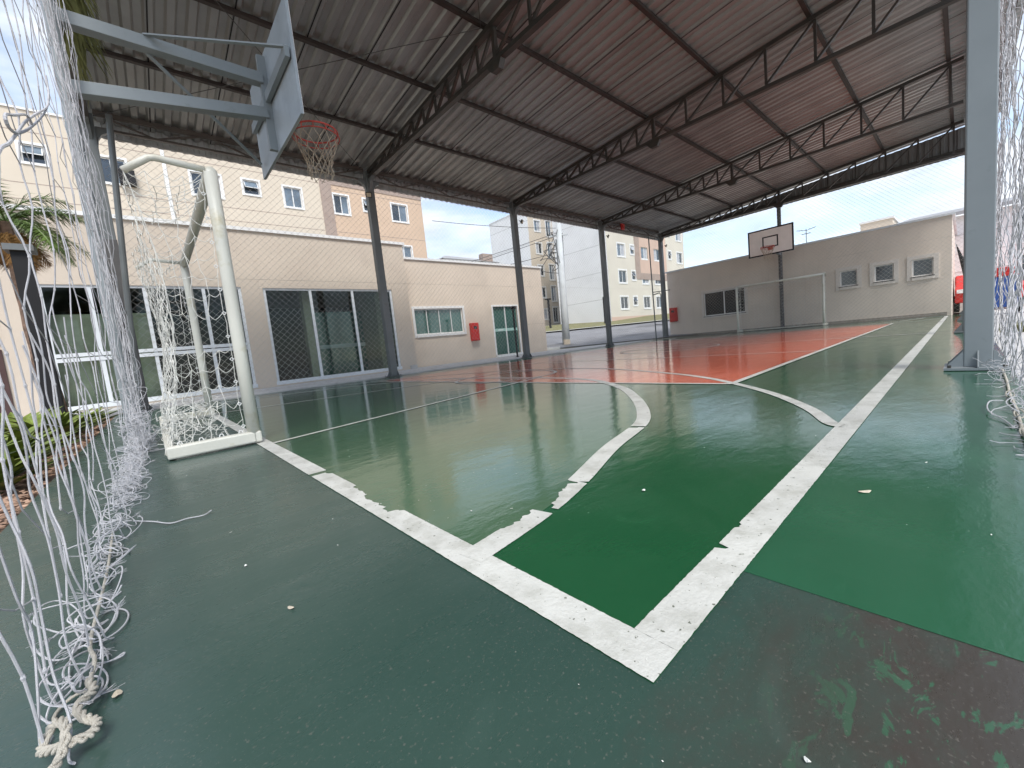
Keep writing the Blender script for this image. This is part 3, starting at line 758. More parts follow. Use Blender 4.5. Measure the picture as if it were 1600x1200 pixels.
def hangnet(cols, z0, z1, dz, fn, hole, rad, rs, link=.85, b=None):
    """strands hanging straight down with knots, tied to their neighbours by thin slack links"""
    b = b or MB(); nz = int((z1-z0)/dz); G = {}
    for i, c in enumerate(cols):
        ph = rs.uniform(0, 6)
        for j in range(nz+1):
            z = z0+j*dz+(dz*.5 if i % 2 else 0)
            zig = (.010 if j % 2 else -.010)*(1 if rs.random() < .85 else -1)
            p = Vector(fn(c, z)); p.y += zig*(.5+c*.18)+.012*math.sin(z*2.1+ph)+rs.gauss(0, .004); p.x += rs.gauss(0, .006)+.008*math.sin(z*3.3+ph)
            G[i, j] = p
    for i, c in enumerate(cols):
        run = []
        for j in range(nz+1):
            p = G[i, j]; dead = hole(c, p.z)
            if not dead: run.append(p)
            if (dead or j == nz) and len(run) > 1:
                b.tube(smooth(run, 3) if run[0].y < 2.4 else run, rad, 6 if run[0].y < 2.4 else 4, False)
            if dead or j == nz: run = []
            if not dead and (p-CAM).length < 3.0:
                b.tube([p+Vector((0, 0, -rad*2.6)), p, p+Vector((0, 0, rad*2.6))], [rad*1.05, rad*1.7, rad*1.05], 6)
            if i+1 < len(cols) and (i+j) % 2 == 0 and rs.random() < link:
                q = G.get((i+1, j-1 if j else 0))
                if q is not None and not dead and not hole(cols[i+1], q.z):
                    m_ = (p+q)/2+Vector((rs.uniform(-.02, .005), 0, -.012)); b.tube([p, m_, q], rad*.72, 5, False)
    return b
def tangle(b, path, spread, n, rs, rad, length=(.25, .7), up=.12, fray=True):
    for k in range(n):
        t = rs.random()*(len(path)-1); i = int(t); c = Vector(path[i]).lerp(Vector(path[min(i+1, len(path)-1)]), t-i)
        p = c+Vector((rs.gauss(0, spread), rs.gauss(0, spread*2.2), abs(rs.gauss(0, up))))
        d = Vector((rs.uniform(-1, 1), rs.uniform(-1, 1), rs.uniform(-.3, .5))).normalized()
        P = []; m = rs.randint(7, 13); st = rs.uniform(*length)/m
        for i in range(m):
            p.z = max(.008, p.z); P.append(p.copy())
            d = (d+Vector((rs.uniform(-1, 1), rs.uniform(-1, 1), rs.uniform(-.8, .55)))*.95).normalized()
            pull = c-p; d = (d+Vector((pull.x*9, pull.y*2.5, 0))).normalized(); p = p+d*st
        p.z = max(.008, p.z)
        S = smooth(P, 4); b.tube(S, rad, 5)
        if fray and rs.random() < .35:
            e = S[-1]; dd = (S[-1]-S[-3]).normalized()
            for f in range(9):
                v = (dd+Vector((rs.uniform(-1, 1), rs.uniform(-1, 1), rs.uniform(-.7, .5)))*.55).normalized()*rs.uniform(.012, .035)
                q = e+v; q.z = max(.004, q.z); b.tube([e, e+v*.5, q], rad*.22, 3, False)
rs = random.Random(11)
def warp(u):   # bunch strands together in places
    return u+.010*math.sin(u*61)+.006*math.sin(u*143+1)
tn = thing('torn_end_net', (-.74, 5, 0), 'torn white rope net hanging along the near end at the left edge', 'torn net', 'torn rope nets at the near corner')
ycols = []; y = .60
while y < 4.25: ycols.append(y); y += .15 if y < 1.2 else (.24 if y < 2.6 else .17)
def endfn(y, z):
    x = -.715-.02*math.sin(z*1.3+y)+.075*max(0, (y-2.6)/1.6)
    return (x, y, z)
def hole1(y, z):
    if z < .10 and math.sin(y*37) > .8: return True
    return mnoise.noise(Vector((y*1.3, z*1.3, 4))) > .5 and z < 2.2
b = hangnet(ycols, .02, 5.0, .125, endfn, hole1, .0020, rs)
b.build('hanging_mesh', M['rope'], tn)
b = hangnet([4.22+.010*k for k in range(14)], .02, 5.0, .10, lambda y, z: (-.715+.105*((y-4.22)/.13)+.012*math.sin(z*5+y*40)+.05*max(0, .6-z)*rs.uniform(-.6, 1), y+.05*math.sin(y*200), z), lambda y, z: False, .0024, rs, 1.0)
b.build('gathered_mesh', M['rope'], tn)
for Lp in ([(-.69, 2.57, 2.04), (-.69, 2.5, 1.91), (-.69, 2.15, 1.68), (-.69, 1.64, 1.4), (-.69, 1.32, 1.24), (-.69, 1.18, 1.19), (-.69, 1.16, 1.21), (-.69, 1.29, 1.27), (-.69, 1.55, 1.39), (-.69, 1.64, 1.4)],
           [(-.69, .9, 1.0), (-.69, 1.02, 1.08), (-.69, 1.12, 1.13), (-.69, 1.26, 1.21), (-.69, 1.5, 1.35), (-.69, 1.84, 1.53), (-.69, 2.33, 1.79), (-.69, 2.57, 1.98)]):
    b = MB(); b.tube(smooth([Vector(p) for p in Lp], 5), .0036, 6); b.build('loose_loop', M['rope'], tn)
b = MB()
pathn = [(-.70, 7.2, .02), (-.68, 6, .02), (-.66, 5, .02), (-.66, 4.3, .02), (-.68, 3.6, .02), (-.69, 2.9, .02), (-.70, 2.3, .02), (-.71, 1.9, .02), (-.72, 1.5, .02), (-.71, 1.1, .02), (-.71, .75, .02)]
tangle(b, pathn[2:5], .035, 110, rs, .0020, (.3, .7), .22)
tangle(b, pathn[4:7], .022, 120, rs, .0017, (.15, .42), .035)
tangle(b, pathn[5:9], .014, 34, rs, .0016, (.15, .35), .05)
tangle(b, pathn[8:], .012, 20, rs, .0016, (.10, .28), .03)
for k in range(16):      # torn strands still hanging down to the floor
    y = rs.uniform(.62, 2.2); p = Vector((-.73, y, rs.uniform(.5, .9))); P = [p]
    while P[-1].z > .02: P.append(P[-1]+Vector((rs.uniform(-.012, .016), rs.uniform(-.03, .025), -rs.uniform(.06, .12))))
    P[-1].z = .006; P.append(P[-1]+Vector((rs.uniform(0, .03), rs.uniform(-.04, .04), 0)))
    b.tube(smooth(P), .0019, 5)
for k in range(26):      # slack loops of torn cord lying on and beside the bottom rope
    yy_ = rs.choice([.78, .85, 1.05, 1.15, 1.35, 1.5, 1.7, 1.9, 2.1])+rs.gauss(0, .05); c = Vector((-.705+rs.gauss(0, .02), yy_, .01)); a0 = rs.uniform(0, 6.28); ar = rs.uniform(2.5, 6.5)
    rx = rs.uniform(.018, .05); ry = rs.uniform(.05, .13); rz = rs.uniform(0, .07); tl = rs.uniform(-.6, .6); P = []
    for i in range(15):
        a = a0+ar*i/14; gx = rx*math.cos(a)*(1+.12*i/14); gy = ry*math.sin(a)
        P.append(Vector((c.x+gx*math.cos(tl)-gy*math.sin(tl)*.3, c.y+gy+gx*math.sin(tl), .006+rz*(.5+.5*math.sin(a*1.0+k)))))
    b.tube(smooth(P, 2), .0017, 5)
    e = P[-1]; dd = (P[-1]-P[-2]).normalized()
    for f in range(16):
        v = (dd+Vector((rs.uniform(-1, 1), rs.uniform(-1, 1), rs.uniform(-.6, .6)))*.5).normalized()*rs.uniform(.012, .04)
        q = e+v; q.z = max(.004, q.z); b.tube([e, e+v*.5+Vector((rs.uniform(-.003, .003), 0, .002)), q], .0004, 3, False)
# one long strand trailing out over the court
b.tube(smooth([Vector(p) for p in ((-.66, 1.9, .01), (-.60, 1.80, .012), (-.55, 1.72, .008), (-.50, 1.72, .008), (-.45, 1.70, .008), (-.42, 1.74, .008))]), .0025, 5)
b.build('frayed_strands', M['rope'], tn)
# bottom rope with a twisted loop
b = MB()
core = smooth([Vector(p) for p in ((-.71, 1.75, .03), (-.705, 1.45, .02), (-.70, 1.2, .03), (-.705, 1.02, .02), (-.70, .88, .03), (-.685, .79, .04), (-.69, .72, .03))], 8)
b.tube(core, .0036, 7)
tw = smooth([Vector(p) for p in ((-.69, .74, .03), (-.68, .69, .035), (-.695, .655, .04), (-.685, .62, .035), (-.67, .60, .03), (-.675, .575, .03), (-.70, .57, .035), (-.72, .585, .03), (-.73, .60, .03), (-.715, .615, .05), (-.70, .59, .05), (-.705, .55, .03), (-.72, .52, .03))], 8)
for ph in (0, 2.1, 4.2):
    b.tube([p+Vector((math.cos(i*.6+ph)*.0038, math.sin(i*.6+ph)*.0038, math.sin(i*.6+ph)*.003)) for i, p in enumerate(tw)], .0034, 6)
b.tube([( -.712+.022*math.cos(a), .715+.03*math.sin(a), .012+.006*math.cos(a)) for a in [k*.35 for k in range(19)]], .003, 6)
b.build('bottom_rope', M['ropeold'], tn, smooth=True)

ts2 = thing('torn_side_net', (3, -.53, 0), 'torn white rope net hanging beside the big blue-grey column at the right edge', 'torn net', 'torn rope nets at the near corner')
def sidenet(u, v):
    x = 1.15+5.0*(warp(u)**1.15); z = .10+5.2*v
    y = -.535+.018*math.sin(z*2.2+x*2.3)+.012*math.sin(x*7+z)
    x += .03*math.sin(z*2.9+x)
    return (x, y, z)
def hole2(u, v):
    x = 1.15+5*u; z = .1+5.2*v
    return mnoise.noise(Vector((x*2.1, z*2, 9))) > .40 and z < 1.2
b = ropenet(sidenet, 120, 84, hole2, .0023, random.Random(4), amp=.010)
b.build('hanging_mesh', M['rope'], ts2)
b = MB(); rs = random.Random(21)
tangle(b, [(4.0, -.56, .02), (3.6, -.56, .02), (3.2, -.56, .02), (2.6, -.56, .02), (2.0, -.54, .02), (1.6, -.53, .02)], .012, 90, rs, .0018, (.15, .4), .07)
b.tube(smooth([Vector(p) for p in ((2.75, -.47, .01), (2.6, -.42, .03), (2.4, -.41, .02), (2.25, -.45, .01), (2.1, -.47, .01))]), .003, 5)
b.build('frayed_strands', M['rope'], ts2)
b = MB(); b.tube(smooth([Vector(p) for p in ((4.1, -.52, .02), (3.5, -.515, .015), (2.9, -.50, .02), (2.5, -.50, .012), (2.1, -.492, .012), (1.8, -.49, .02), (1.4, -.49, .012))], 6), .006, 7)
for x, y in ((2.35, -.50), (1.98, -.495), (2.9, -.5)):
    b.tube([(x+.03*math.cos(a), y+.015*math.sin(a), .02+.015*math.cos(a)) for a in [k*.35 for k in range(19)]], .003, 5)
b.build('bottom_rope', M['ropeold'], ts2, smooth=True)

# ------------------------------------------------------------------ building helpers
def wall_holes(b, mapf, u0, u1, z0, z1, holes, depth):
    us = sorted({u0, u1, *[h[0] for h in holes], *[h[1] for h in holes]}); zs = sorted({z0, z1, *[h[2] for h in holes], *[h[3] for h in holes]})
    for a, c in zip(us, us[1:]):
        for d, e in zip(zs, zs[1:]):
            um, zm = (a+c)/2, (d+e)/2
            if any(h[0] < um < h[1] and h[2] < zm < h[3] for h in holes): continue
            b.quad(mapf(a, 0, d), mapf(c, 0, d), mapf(c, 0, e), mapf(a, 0, e))
    for h in holes:
        a, c, d, e = h
        b.quad(mapf(a, 0, d), mapf(a, depth, d), mapf(c, depth, d), mapf(c, 0, d))
        b.quad(mapf(a, 0, e), mapf(c, 0, e), mapf(c, depth, e), mapf(a, depth, e))
        b.quad(mapf(a, 0, d), mapf(a, 0, e), mapf(a, depth, e), mapf(a, depth, d))
        b.quad(mapf(c, 0, d), mapf(c, depth, d), mapf(c, depth, e), mapf(c, 0, e))
def mbox(b, mapf, u0, u1, n0, n1, z0, z1):
    P = [mapf(u, n, z) for z in (z0, z1) for n in (n0, n1) for u in (u0, u1)]
    b.add(P, [(0, 2, 3, 1), (4, 5, 7, 6), (0, 1, 5, 4), (2, 6, 7, 3), (0, 4, 6, 2), (1, 3, 7, 5)])
def window(parent, mapf, h, kind='slide', glass=('winglass', 'winblue'), surround=.09, fr=.045, d=.09, sill=True, rs=random, smat=None):
    a, c, z, e = h
    b = MB(); n0, n1 = -.025, .0
    s = surround
    if s:
        mbox(b, mapf, a-s, a, n0, n1, z-s, e+s); mbox(b, mapf, c, c+s, n0, n1, z-s, e+s)
        mbox(b, mapf, a, c, n0, n1, e, e+s); mbox(b, mapf, a, c, n0-.02 if sill else n0, n1, z-s, z)
    if smat: sb = b; b = MB()
    f = fr
    mbox(b, mapf, a, a+f, d-.04, d, z, e); mbox(b, mapf, c-f, c, d-.04, d, z, e)
    mbox(b, mapf, a+f, c-f, d-.04, d, z, z+f); mbox(b, mapf, a+f, c-f, d-.04, d, e-f, e)
    if kind == 'slide': m_ = (a+c)/2; mbox(b, mapf, m_-f/2, m_+f/2, d-.045, d-.002, z+f, e-f)
    if kind == 'four':
        for k in (1, 2, 3): m_ = a+(c-a)*k/4; mbox(b, mapf, m_-f*.35, m_+f*.35, d-.045, d-.002, z+f, e-f)
    w_ = b.build('window', M['white'], parent)
    if smat:
        sb.build('surround', M[smat], w_); b = MB(); mbox(b, mapf, a-.03, c+.03, -.05, -.026, z-.03, z-.005); b.build('sill', M['black'], w_)
    if kind == 'awning':
        b = MB(); zm = z+(e-z)*.55
        b.add([mapf(a+f, d-.03, e-f), mapf(c-f, d-.03, e-f), mapf(c-f, -.14, zm-.08), mapf(a+f, -.14, zm-.08)], [(0, 1, 2, 3)])
        b.build('pane', M[glass[1]], w_)
        b = MB()
        for u in (a+f, c-f-.03): 
            b.add([mapf(u, d-.035, e-f), mapf(u+.03, d-.035, e-f), mapf(u+.03, -.15, zm-.08), mapf(u, -.15, zm-.08)], [(0, 1, 2, 3)])
        mbox(b, mapf, a+f, c-f, -.165, -.145, zm-.1, zm-.07); b.build('sash', M['white'], w_)
        b = MB(); mbox(b, mapf, a, c, d, d+.01, z, e); b.build('pane', M[glass[0]], w_)
    elif kind == 'slide':
        b = MB(); m_ = (a+c)/2; mbox(b, mapf, a, m_, d-.012, d, z, e); b.build('pane', M[glass[0]], w_)
        b = MB(); mbox(b, mapf, m_, c, d-.012, d, z, e); b.build('pane', M[glass[1]], w_)
    else:
        b = MB(); mbox(b, mapf, a, c, d-.012, d, z, e); b.build('pane', M[glass[0]], w_)
    return w_
def ymap(Y): return lambda u, n, z: (u, Y+n, z)
def xmap(X): return lambda u, n, z: (X+n, u, z)

# ------------------------------------------------------------------ clubhouse (left)
cl = thing('clubhouse', (3, 15, 0), 'low beige clubhouse with glass fronts and white parapet along the left side', 'building')
YA, YB = 12.3, 13.0
ops = [(-2.0, 1.55, .10, 2.74), (2.04, 5.77, .10, 2.72)]
b = MB(); mf = ymap(YA)
wall_holes(b, mf, -6.5, 6.35, -.2, 4.28, ops, .14)
b.quad((-6.5, YA, -.2), (-6.5, 19, -.2), (-6.5, 19, 4.28), (-6.5, YA, 4.28)); b.quad((6.35, YA, -.2), (6.35, YA, 4.28), (6.35, 19, 4.28), (6.35, 19, -.2))
b.quad((-6.5, YA, 4.20), (6.35, YA, 4.20), (6.35, 19, 4.20), (-6.5, 19, 4.20))
b.quad((-6.5, 19, -.2), (6.35, 19, -.2), (6.35, 19, 4.28), (-6.5, 19, 4.28))
b.build('tall_wall', M['beige'], cl)
b = MB()
mf2 = ymap(YB)
small = (6.88, 9.02, 1.20, 2.15); door = (10.60, 12.0, .12, 2.18)
wall_holes(b, mf2, 6.35, 13.75, -.2, 3.92, [small, door], .12)
b.quad((13.75, YB, -.2), (13.75, YB, 3.92), (13.75, 19, 3.92), (13.75, 19, -.2)); b.quad((6.35, YB, 3.88), (13.75, YB, 3.88), (13.75, 19, 3.88), (6.35, 19, 3.88))
b.build('low_wall', M['cream'], cl)
b = MB(); b.box(-6.55, 6.42, YA-.05, YA+.16, 4.20, 4.285); b.box(6.25, 6.42, YA+.16, 19, 4.20, 4.285); b.build('tall_coping', M['white'], cl)
b = MB(); b.box(6.42, 13.81, YB-.05, YB+.15, 3.915, 3.995); b.box(13.68, 13.81, YB+.15, 19, 3.915, 3.995); b.build('low_coping', M['white'], cl)
b = MB()      # plinth notches at the corner
b.box(6.1, 6.36, YA-.03, YA, 0, .16); b.build('plinth', M['sidewalk'], cl)
def glazing(h, muls, transom, nm, Y=YA):
    a, c, z, e = h; b = MB(); m_ = ymap(Y); f = .07
    mbox(b, m_, a, a+f, .03, .10, z, e); mbox(b, m_, c-f, c, .03, .10, z, e); mbox(b, m_, a+f, c-f, .03, .10, e-f*.8, e); mbox(b, m_, a-.02, c+.02, -.02, .10, z-.03, z+.07)
    for u in muls: mbox(b, m_, u-.035, u+.035, .025, .095, z+.07, e-.055)
    if transom:
        mbox(b, m_, a+f, c-f, .01, .10, transom-.09, transom-.012); mbox(b, m_, a+f, c-f, .0, .10, transom+.012, transom+.09)
    w_ = b.build('glass_front', M['alu'], cl)
    b = MB(); mbox(b, m_, a+f, c-f, .06, .066, z+.07, e-.055); b.build('pane', M['glass'], w_)
    return w_
glazing(ops[0], [-1.25, -.35, .75], 1.2, 'a'); glazing(ops[1], [3.24, 4.46, 5.45], None, 'b')
# interior: floor, back wall, ceiling, pillar, counter, glazed inner screen
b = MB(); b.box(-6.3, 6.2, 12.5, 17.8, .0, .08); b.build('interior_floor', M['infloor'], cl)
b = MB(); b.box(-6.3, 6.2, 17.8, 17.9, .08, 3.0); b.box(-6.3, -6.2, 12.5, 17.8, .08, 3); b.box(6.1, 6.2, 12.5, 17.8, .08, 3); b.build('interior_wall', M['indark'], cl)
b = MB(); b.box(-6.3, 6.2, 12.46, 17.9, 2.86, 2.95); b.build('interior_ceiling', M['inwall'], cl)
b = MB(); b.box(3.35, 3.65, 13.6, 13.9, .08, 2.86); b.build('pillar', M['inlight'], cl)
b = MB(); b.box(-3.2, -.35, 12.62, 12.70, .08, 2.15); b.build('partition', M['inlight'], cl)
b = MB(); b.box(2.0, 3.1, 13.3, 13.8, .08, .95); b.build('counter', M['brownbox'], cl)
b = MB(); b.box(-.2, 1.6, 12.9, 13.5, .08, .8); b.build('counter', M['brownbox'], cl)
b = MB(); b.box(3.7, 5.25, 13.75, 13.77, .08, 2.2); sc_ = b.build('inner_glass_door', M['tealglass'], cl)
b = MB(); b.box(3.72, 5.23, 13.735, 13.747, 1.0, 1.12); b.build('frosted_band', M['alu'], sc_)
b = MB(); b.box(5.35, 5.55, 12.75, 15, .08, 2.8); b.build('door_jamb', M['inwall'], cl)
window(cl, ymap(YB), small, 'four', ('tealglass', 'tealglass'), .09, .04)
# green glass door with a frosted band
b = MB(); a, c, z, e = door; m_ = ymap(YB)
mbox(b, m_, a-.07, a, -.02, .02, z-.05, e+.07); mbox(b, m_, a, c, -.02, .02, e, e+.07); mbox(b, m_, c, c+.07, -.02, .02, z-.05, e+.07); mbox(b, m_, a-.1, c+.1, -.16, .04, z-.12, z-.003)
mbox(b, m_, 11.28, 11.32, .03, .07, z, e); dr = b.build('door', M['white'], cl)
b = MB(); mbox(b, m_, a, c, .07, .08, z, e); b.build('pane', M['tealglass'], dr)
b = MB(); mbox(b, m_, a+.02, c-.02, .063, .0695, 1.12, 1.24); b.build('frosted_band', mat('frost_teal', (.35, .55, .50), .4), dr)
b = MB()
mbox(b, m_, 10.85, 11.15, .058, .0625, 1.16, 1.20)
b.build('band_mark', M['white'], dr)
# joint line on low wall
b = MB(); mbox(b, ymap(YB), 12.1, 13.75, -.002, 0, 1.345, 1.352); b.build('joint', M['apt_brown'], cl)
# brown door at the far left of the clubhouse
b = MB(); b.box(-3.6, -2.62, YA-.04, YA, .1, 1.45); b.build('brown_panel', M['brownbox'], cl)
b = MB(); b.box(-3.6, -2.62, YA-.03, YA, 1.55, 2.5); w_ = b.build('window', M['alu'], cl)
b = MB(); b.box(-3.55, -2.68, YA-.036, YA-.031, 1.6, 2.45); b.build('pane', M['wintop'], w_)

# ------------------------------------------------------------------ fire hose cabinets
def hydrant(face, c, label):
    t = thing('hose_cabinet', c, label, 'hose cabinet', 'red fire hose cabinets')
    u = Vector((1, 0, 0)) if face == 'y' else Vector((0, 1, 0)); n = Vector((0, -1, 0)) if face == 'y' else Vector((-1, 0, 0)); c = Vector(c)
    b = MB(); b.obox(c+n*.07, u*.19, n*.07, (0, 0, .36)); b.build('box', M['redpaint'], t, bevel=.01)
    b = MB(); b.obox(c+n*.148, u*.165, n*.006, (0, 0, .33)); d = b.build('door', M['redpaint'], t, bevel=.004)
    b = MB(); b.obox(c+n*.1565+Vector((0, 0, .17)), u*.08, n*.0015, (0, 0, .055)); b.build('window', M['wintop'], d)
    b = MB(); b.obox(c+n*.1565+u*.10, u*.012, n*.012, (0, 0, .04)); b.build('handle', M['rimred'], d)
hydrant('y', (9.47, YB, 1.17), 'red fire hose cabinet on the clubhouse wall between the wide window and the green door')
hydrant('x', (20.2, 9.78, 1.18), 'red fire hose cabinet on the left corner of the far beige building')

# ------------------------------------------------------------------ far building B
fb = thing('changing_room_building', (24, 5, 0), 'long low greige building with three small windows across the far end', 'building')
XB = 20.2; mfx = xmap(XB)
hs = [(6.38, 8.24, .90, 2.05), (2.42, 2.95, 1.46, 2.06), (1.39, 1.93, 1.46, 2.06), (.38, .92, 1.46, 2.06)]
b = MB(); wall_holes(b, mfx, -.05, 10.05, -.3, 3.36, hs, .12)
b.quad((XB, -.05, -.3), (30, -.05, -.3), (30, -.05, 3.36), (XB, -.05, 3.36)); b.quad((XB, 10.05, -.3), (XB, 10.05, 3.36), (30, 10.05, 3.36), (30, 10.05, -.3))
b.quad((XB, -.05, 3.3), (30, -.05, 3.3), (30, 10.05, 3.3), (XB, 10.05, 3.3))
b.build('wall', M['greige'], fb)
b = MB(); b.box(XB-.05, XB+.12, -.12, 10.12, 3.36, 3.43); b.box(XB+.12, 30, -.12, .05, 3.36, 3.43); b.box(XB+.12, 30, 9.95, 10.12, 3.36, 3.43); b.build('coping', M['alu'], fb)
window(fb, mfx, hs[0], 'slide', ('wintop', 'wintop'), .10, .045, smat='surround')
for h in hs[1:]: window(fb, mfx, h, 'single', ('winglass', 'winglass'), .13, .04, smat='surround')
b = MB(); b.box(XB-.02, XB, .05, 10, -.02, .12); b.build('plinth', mat('damp_plinth', (.33, .29, .25), .85, grime=(.2, .2, .17), gscale=3), fb)
t = thing('rooftop_block', (27, 2.6, 3.3), 'small cream block on the roof of the far building', 'rooftop block')
b = MB(); b.box(26, 28, 1.9, 3.05, 3.3, 4.55); b.build('wall', M['apt_cream'], t)
b = MB(); b.box(25.95, 28.05, 1.85, 3.1, 4.55, 4.64); b.build('coping', M['white'], t)
t = thing('tv_antenna', (26, 5.22, 3.3), 'thin television antenna above the far building roof right of the hoop', 'antenna')
b = MB(); b.tube([(26, 5.22, 3.3), (26, 5.22, 4.95)], .018, 6); b.build('mast', M['colgrey'], t)
b = MB(); b.tube([(26, 4.8, 4.95), (26, 5.22, 4.86), (26, 5.64, 4.95)], .015, 5)
for y in (4.9, 5.05, 5.4, 5.55): b.tube([(25.8, y, 4.92), (26.2, y, 4.92)], .01, 4)
b.tube([(26, 5.02, 4.7), (26, 5.42, 4.7)], .02, 5)
b.build('dipole', M['colgrey'], t)

# ------------------------------------------------------------------ apartment block behind the clubhouse (C)
ap = thing('apartment_block', (5, 29, 0), 'cream and orange apartment block with brown bands behind the clubhouse', 'apartment block', 'apartment blocks around the court')
YC = 25.0; mc = ymap(YC)
C_cream = []; C_or = []
rows = [9.42, 6.7, 3.98, 1.26]
cx_s = [(-9.0, -7.9), (-6.4, -5.3), (-.98, -.02), (2.32, 3.52), (6.42, 7.32)]
for z in rows:
    for a, c in cx_s: C_cream.append((a, c, z, z+1.08))
    for a, c in ((-3.12, -2.44), (4.5, 5.22)): C_cream.append((a, c, z+.38, z+1.1))
    for a, c in ((9.12, 10.0), (12.85, 13.95)): C_or.append((a, c, z, z+1.1))
    C_or.append((10.95, 11.55, z+.38, z+1.1))
b = MB(); wall_holes(b, mc, -12, 8.40, 0, 11.85, C_cream, .12)
b.quad((-12, YC, 0), (-12, 36, 0), (-12, 36, 11.85), (-12, YC, 11.85)); b.quad((-12, YC, 11.85), (15.15, YC, 11.85), (15.15, 36, 11.85), (-12, 36, 11.85))
b.build('cream_wall', M['apt_cream'], ap)
b = MB(); wall_holes(b, mc, 9.05, 15.15, 0, 11.05, C_or, .12); b.quad((15.15, YC, 0), (15.15, YC, 11.85), (15.15, 36, 11.85), (15.15, 36, 0)); b.build('orange_wall', M['apt_orange'], ap)
b = MB(); mbox(b, mc, 8.40, 9.05, -.03, .02, 0, 11.85); mbox(b, mc, 9.05, 15.16, -.03, .02, 11.05, 11.85); b.build('brown_band', M['apt_brown'], ap)
b = MB(); mbox(b, mc, -12.05, 15.2, -.05, .25, 11.852, 11.93); b.build('parapet_cap', M['white'], ap)
b = MB(); mbox(b, mc, 1.30, 1.44, -.04, 0, 0, 11.8); b.build('white_joint', M['white'], ap)
b = MB()
for z in (11.0, 8.95, 8.3, 6.25, 5.6, 3.5): mbox(b, mc, -12, 8.38, -.004, 0, z, z+.03)
for z in (10.75, 8.3, 5.6): mbox(b, mc, 9.06, 15.15, -.004, 0, z, z+.03)
b.build('groove', M['apt_brown'], ap)
rs = random.Random(2)
for h in C_cream+C_or:
    if h[2] < 3.5 and h[0] < 8: continue
    sm = (h[3]-h[2]) < .9
    window(ap, mc, h, 'awning' if sm else 'slide', rs.choice([('winglass', 'winblue'), ('winblue', 'winblue'), ('winglass', 'curtain'), ('curtain', 'winblue')]) if not sm else ('winglass', 'winblue'), .09, .05)
t = thing('air_conditioner', (.05, 24.8, 9.6), 'small dark air conditioner box beside an upper window of the cream block', 'air conditioner')
b = MB(); b.box(-.3, .25, 24.68, 24.99, 9.35, 10.0); b.build('case', M['black'], t, bevel=.02)
b = MB(); b.box(-.3, -.05, 24.75, 24.99, 10.0, 10.25); b.build('bracket', M['wintop'], t)

# ------------------------------------------------------------------ far apartment towers D and E
def tower(x, y, base, top, flen, glen, label, facade, nfl=5, fl=2.72, strip_=True):
    t = thing('apartment_block', (x, y, base), label, 'apartment block', 'apartment blocks around the court')
    mF = ymap(y); holes = []
    zs = [base+.45+.9+fl*k for k in range(nfl)]
    for z in zs:
        for a, c, k in facade: holes.append((x+a, x+c, z+(0 if k != 'a' else .35), z+1.25) if k != 't' else (x+a, x+c, z-.45, z+1.45))
    b = MB(); wall_holes(b, mF, x, x+flen, base-1, top, holes, .12)
    b.quad((x+flen, y, base-1), (x+flen, y, top), (x+flen, y+glen, top), (x+flen, y+glen, base-1)); b.quad((x, y, top), (x+flen, y, top), (x+flen, y+glen, top), (x, y+glen, top))
    b.build('facade', M['apt_pale'] if strip_ else M['apt_cream'], t)
    b = MB(); b.quad((x, y+glen, base-1), (x, y, base-1), (x, y, top), (x, y+glen, top)); b.build('gable_wall', M['apt_white'], t)
    b = MB()
    for k in range(nfl): b.box(x-.006, x, y, y+glen, base+.55+fl*k+1.9, base+.6+fl*k+1.9)
    b.build('groove', M['sidewalk'], t)
    b = MB(); b.box(x-.05, x+flen+.05, y-.05, y+glen+.05, top, top+.12); b.build('parapet_cap', M['white'], t)
    b = MB(); b.box(x, x+flen, y-.03, y, base-1, base+.55); b.build('plinth', M['pink'], t)
    for i, h in enumerate(holes):
        k = facade[i % len(facade)][2]
        window(t, mF, h, {'a': 'awning', 's': 'slide', 't': 'slide'}[k], rs.choice([('winglass', 'winblue'), ('winglass', 'winglass'), ('winblue', 'curtain'), ('curtain', 'winglass')]), .14, .06)
    if strip_:
        b = MB(); z1 = base+5.2
        def hb(a, c, z, e):
            mbox(b, mF, x+a, x+c, -.03, -.0, z, e)
        # pink panel around the middle windows, cut into pieces between them
        hh = [h for h in holes if x+6.3 < h[0] < x+12.0 and h[2] > z1-.3]
        us = (x+6.2, x+12.2)
        c_ = MB(); shift = lambda u, n, z: (u, y-.03+n, z)
        wall_holes(c_, shift, us[0], us[1], z1, top-.1, hh, .03); c_.build('pink_panel', M['pink'], t)
        mbox(b, mF, x+5.2, x+6.2, -.035, 0, z1-.7, top-.1); mbox(b, mF, x+6.2, x+12.2, -.035, 0, z1-.7, z1); b.build('brown_band', M['apt_brown'], t)
    return t
fD = [(1.9, 3.3, 's'), (4.4, 5.1, 'a'), (6.5, 7.9, 's'), (9.3, 10.7, 's'), (12.8, 13.5, 'a'), (15.0, 16.4, 's')]
tower(34.9, 23.5, 1.6, 16.0, 17.0, 6.8, 'tall pale apartment block with blank white end wall across the street', fD)
fE = [(1.1, 2.1, 's'), (3.2, 4.1, 't'), (5.5, 6.5, 's')]
tower(36.0, 35.1, 1.8, 16.6, 12.0, 7.2, 'farther beige and grey apartment block behind the concrete utility pole', fE, strip_=False)
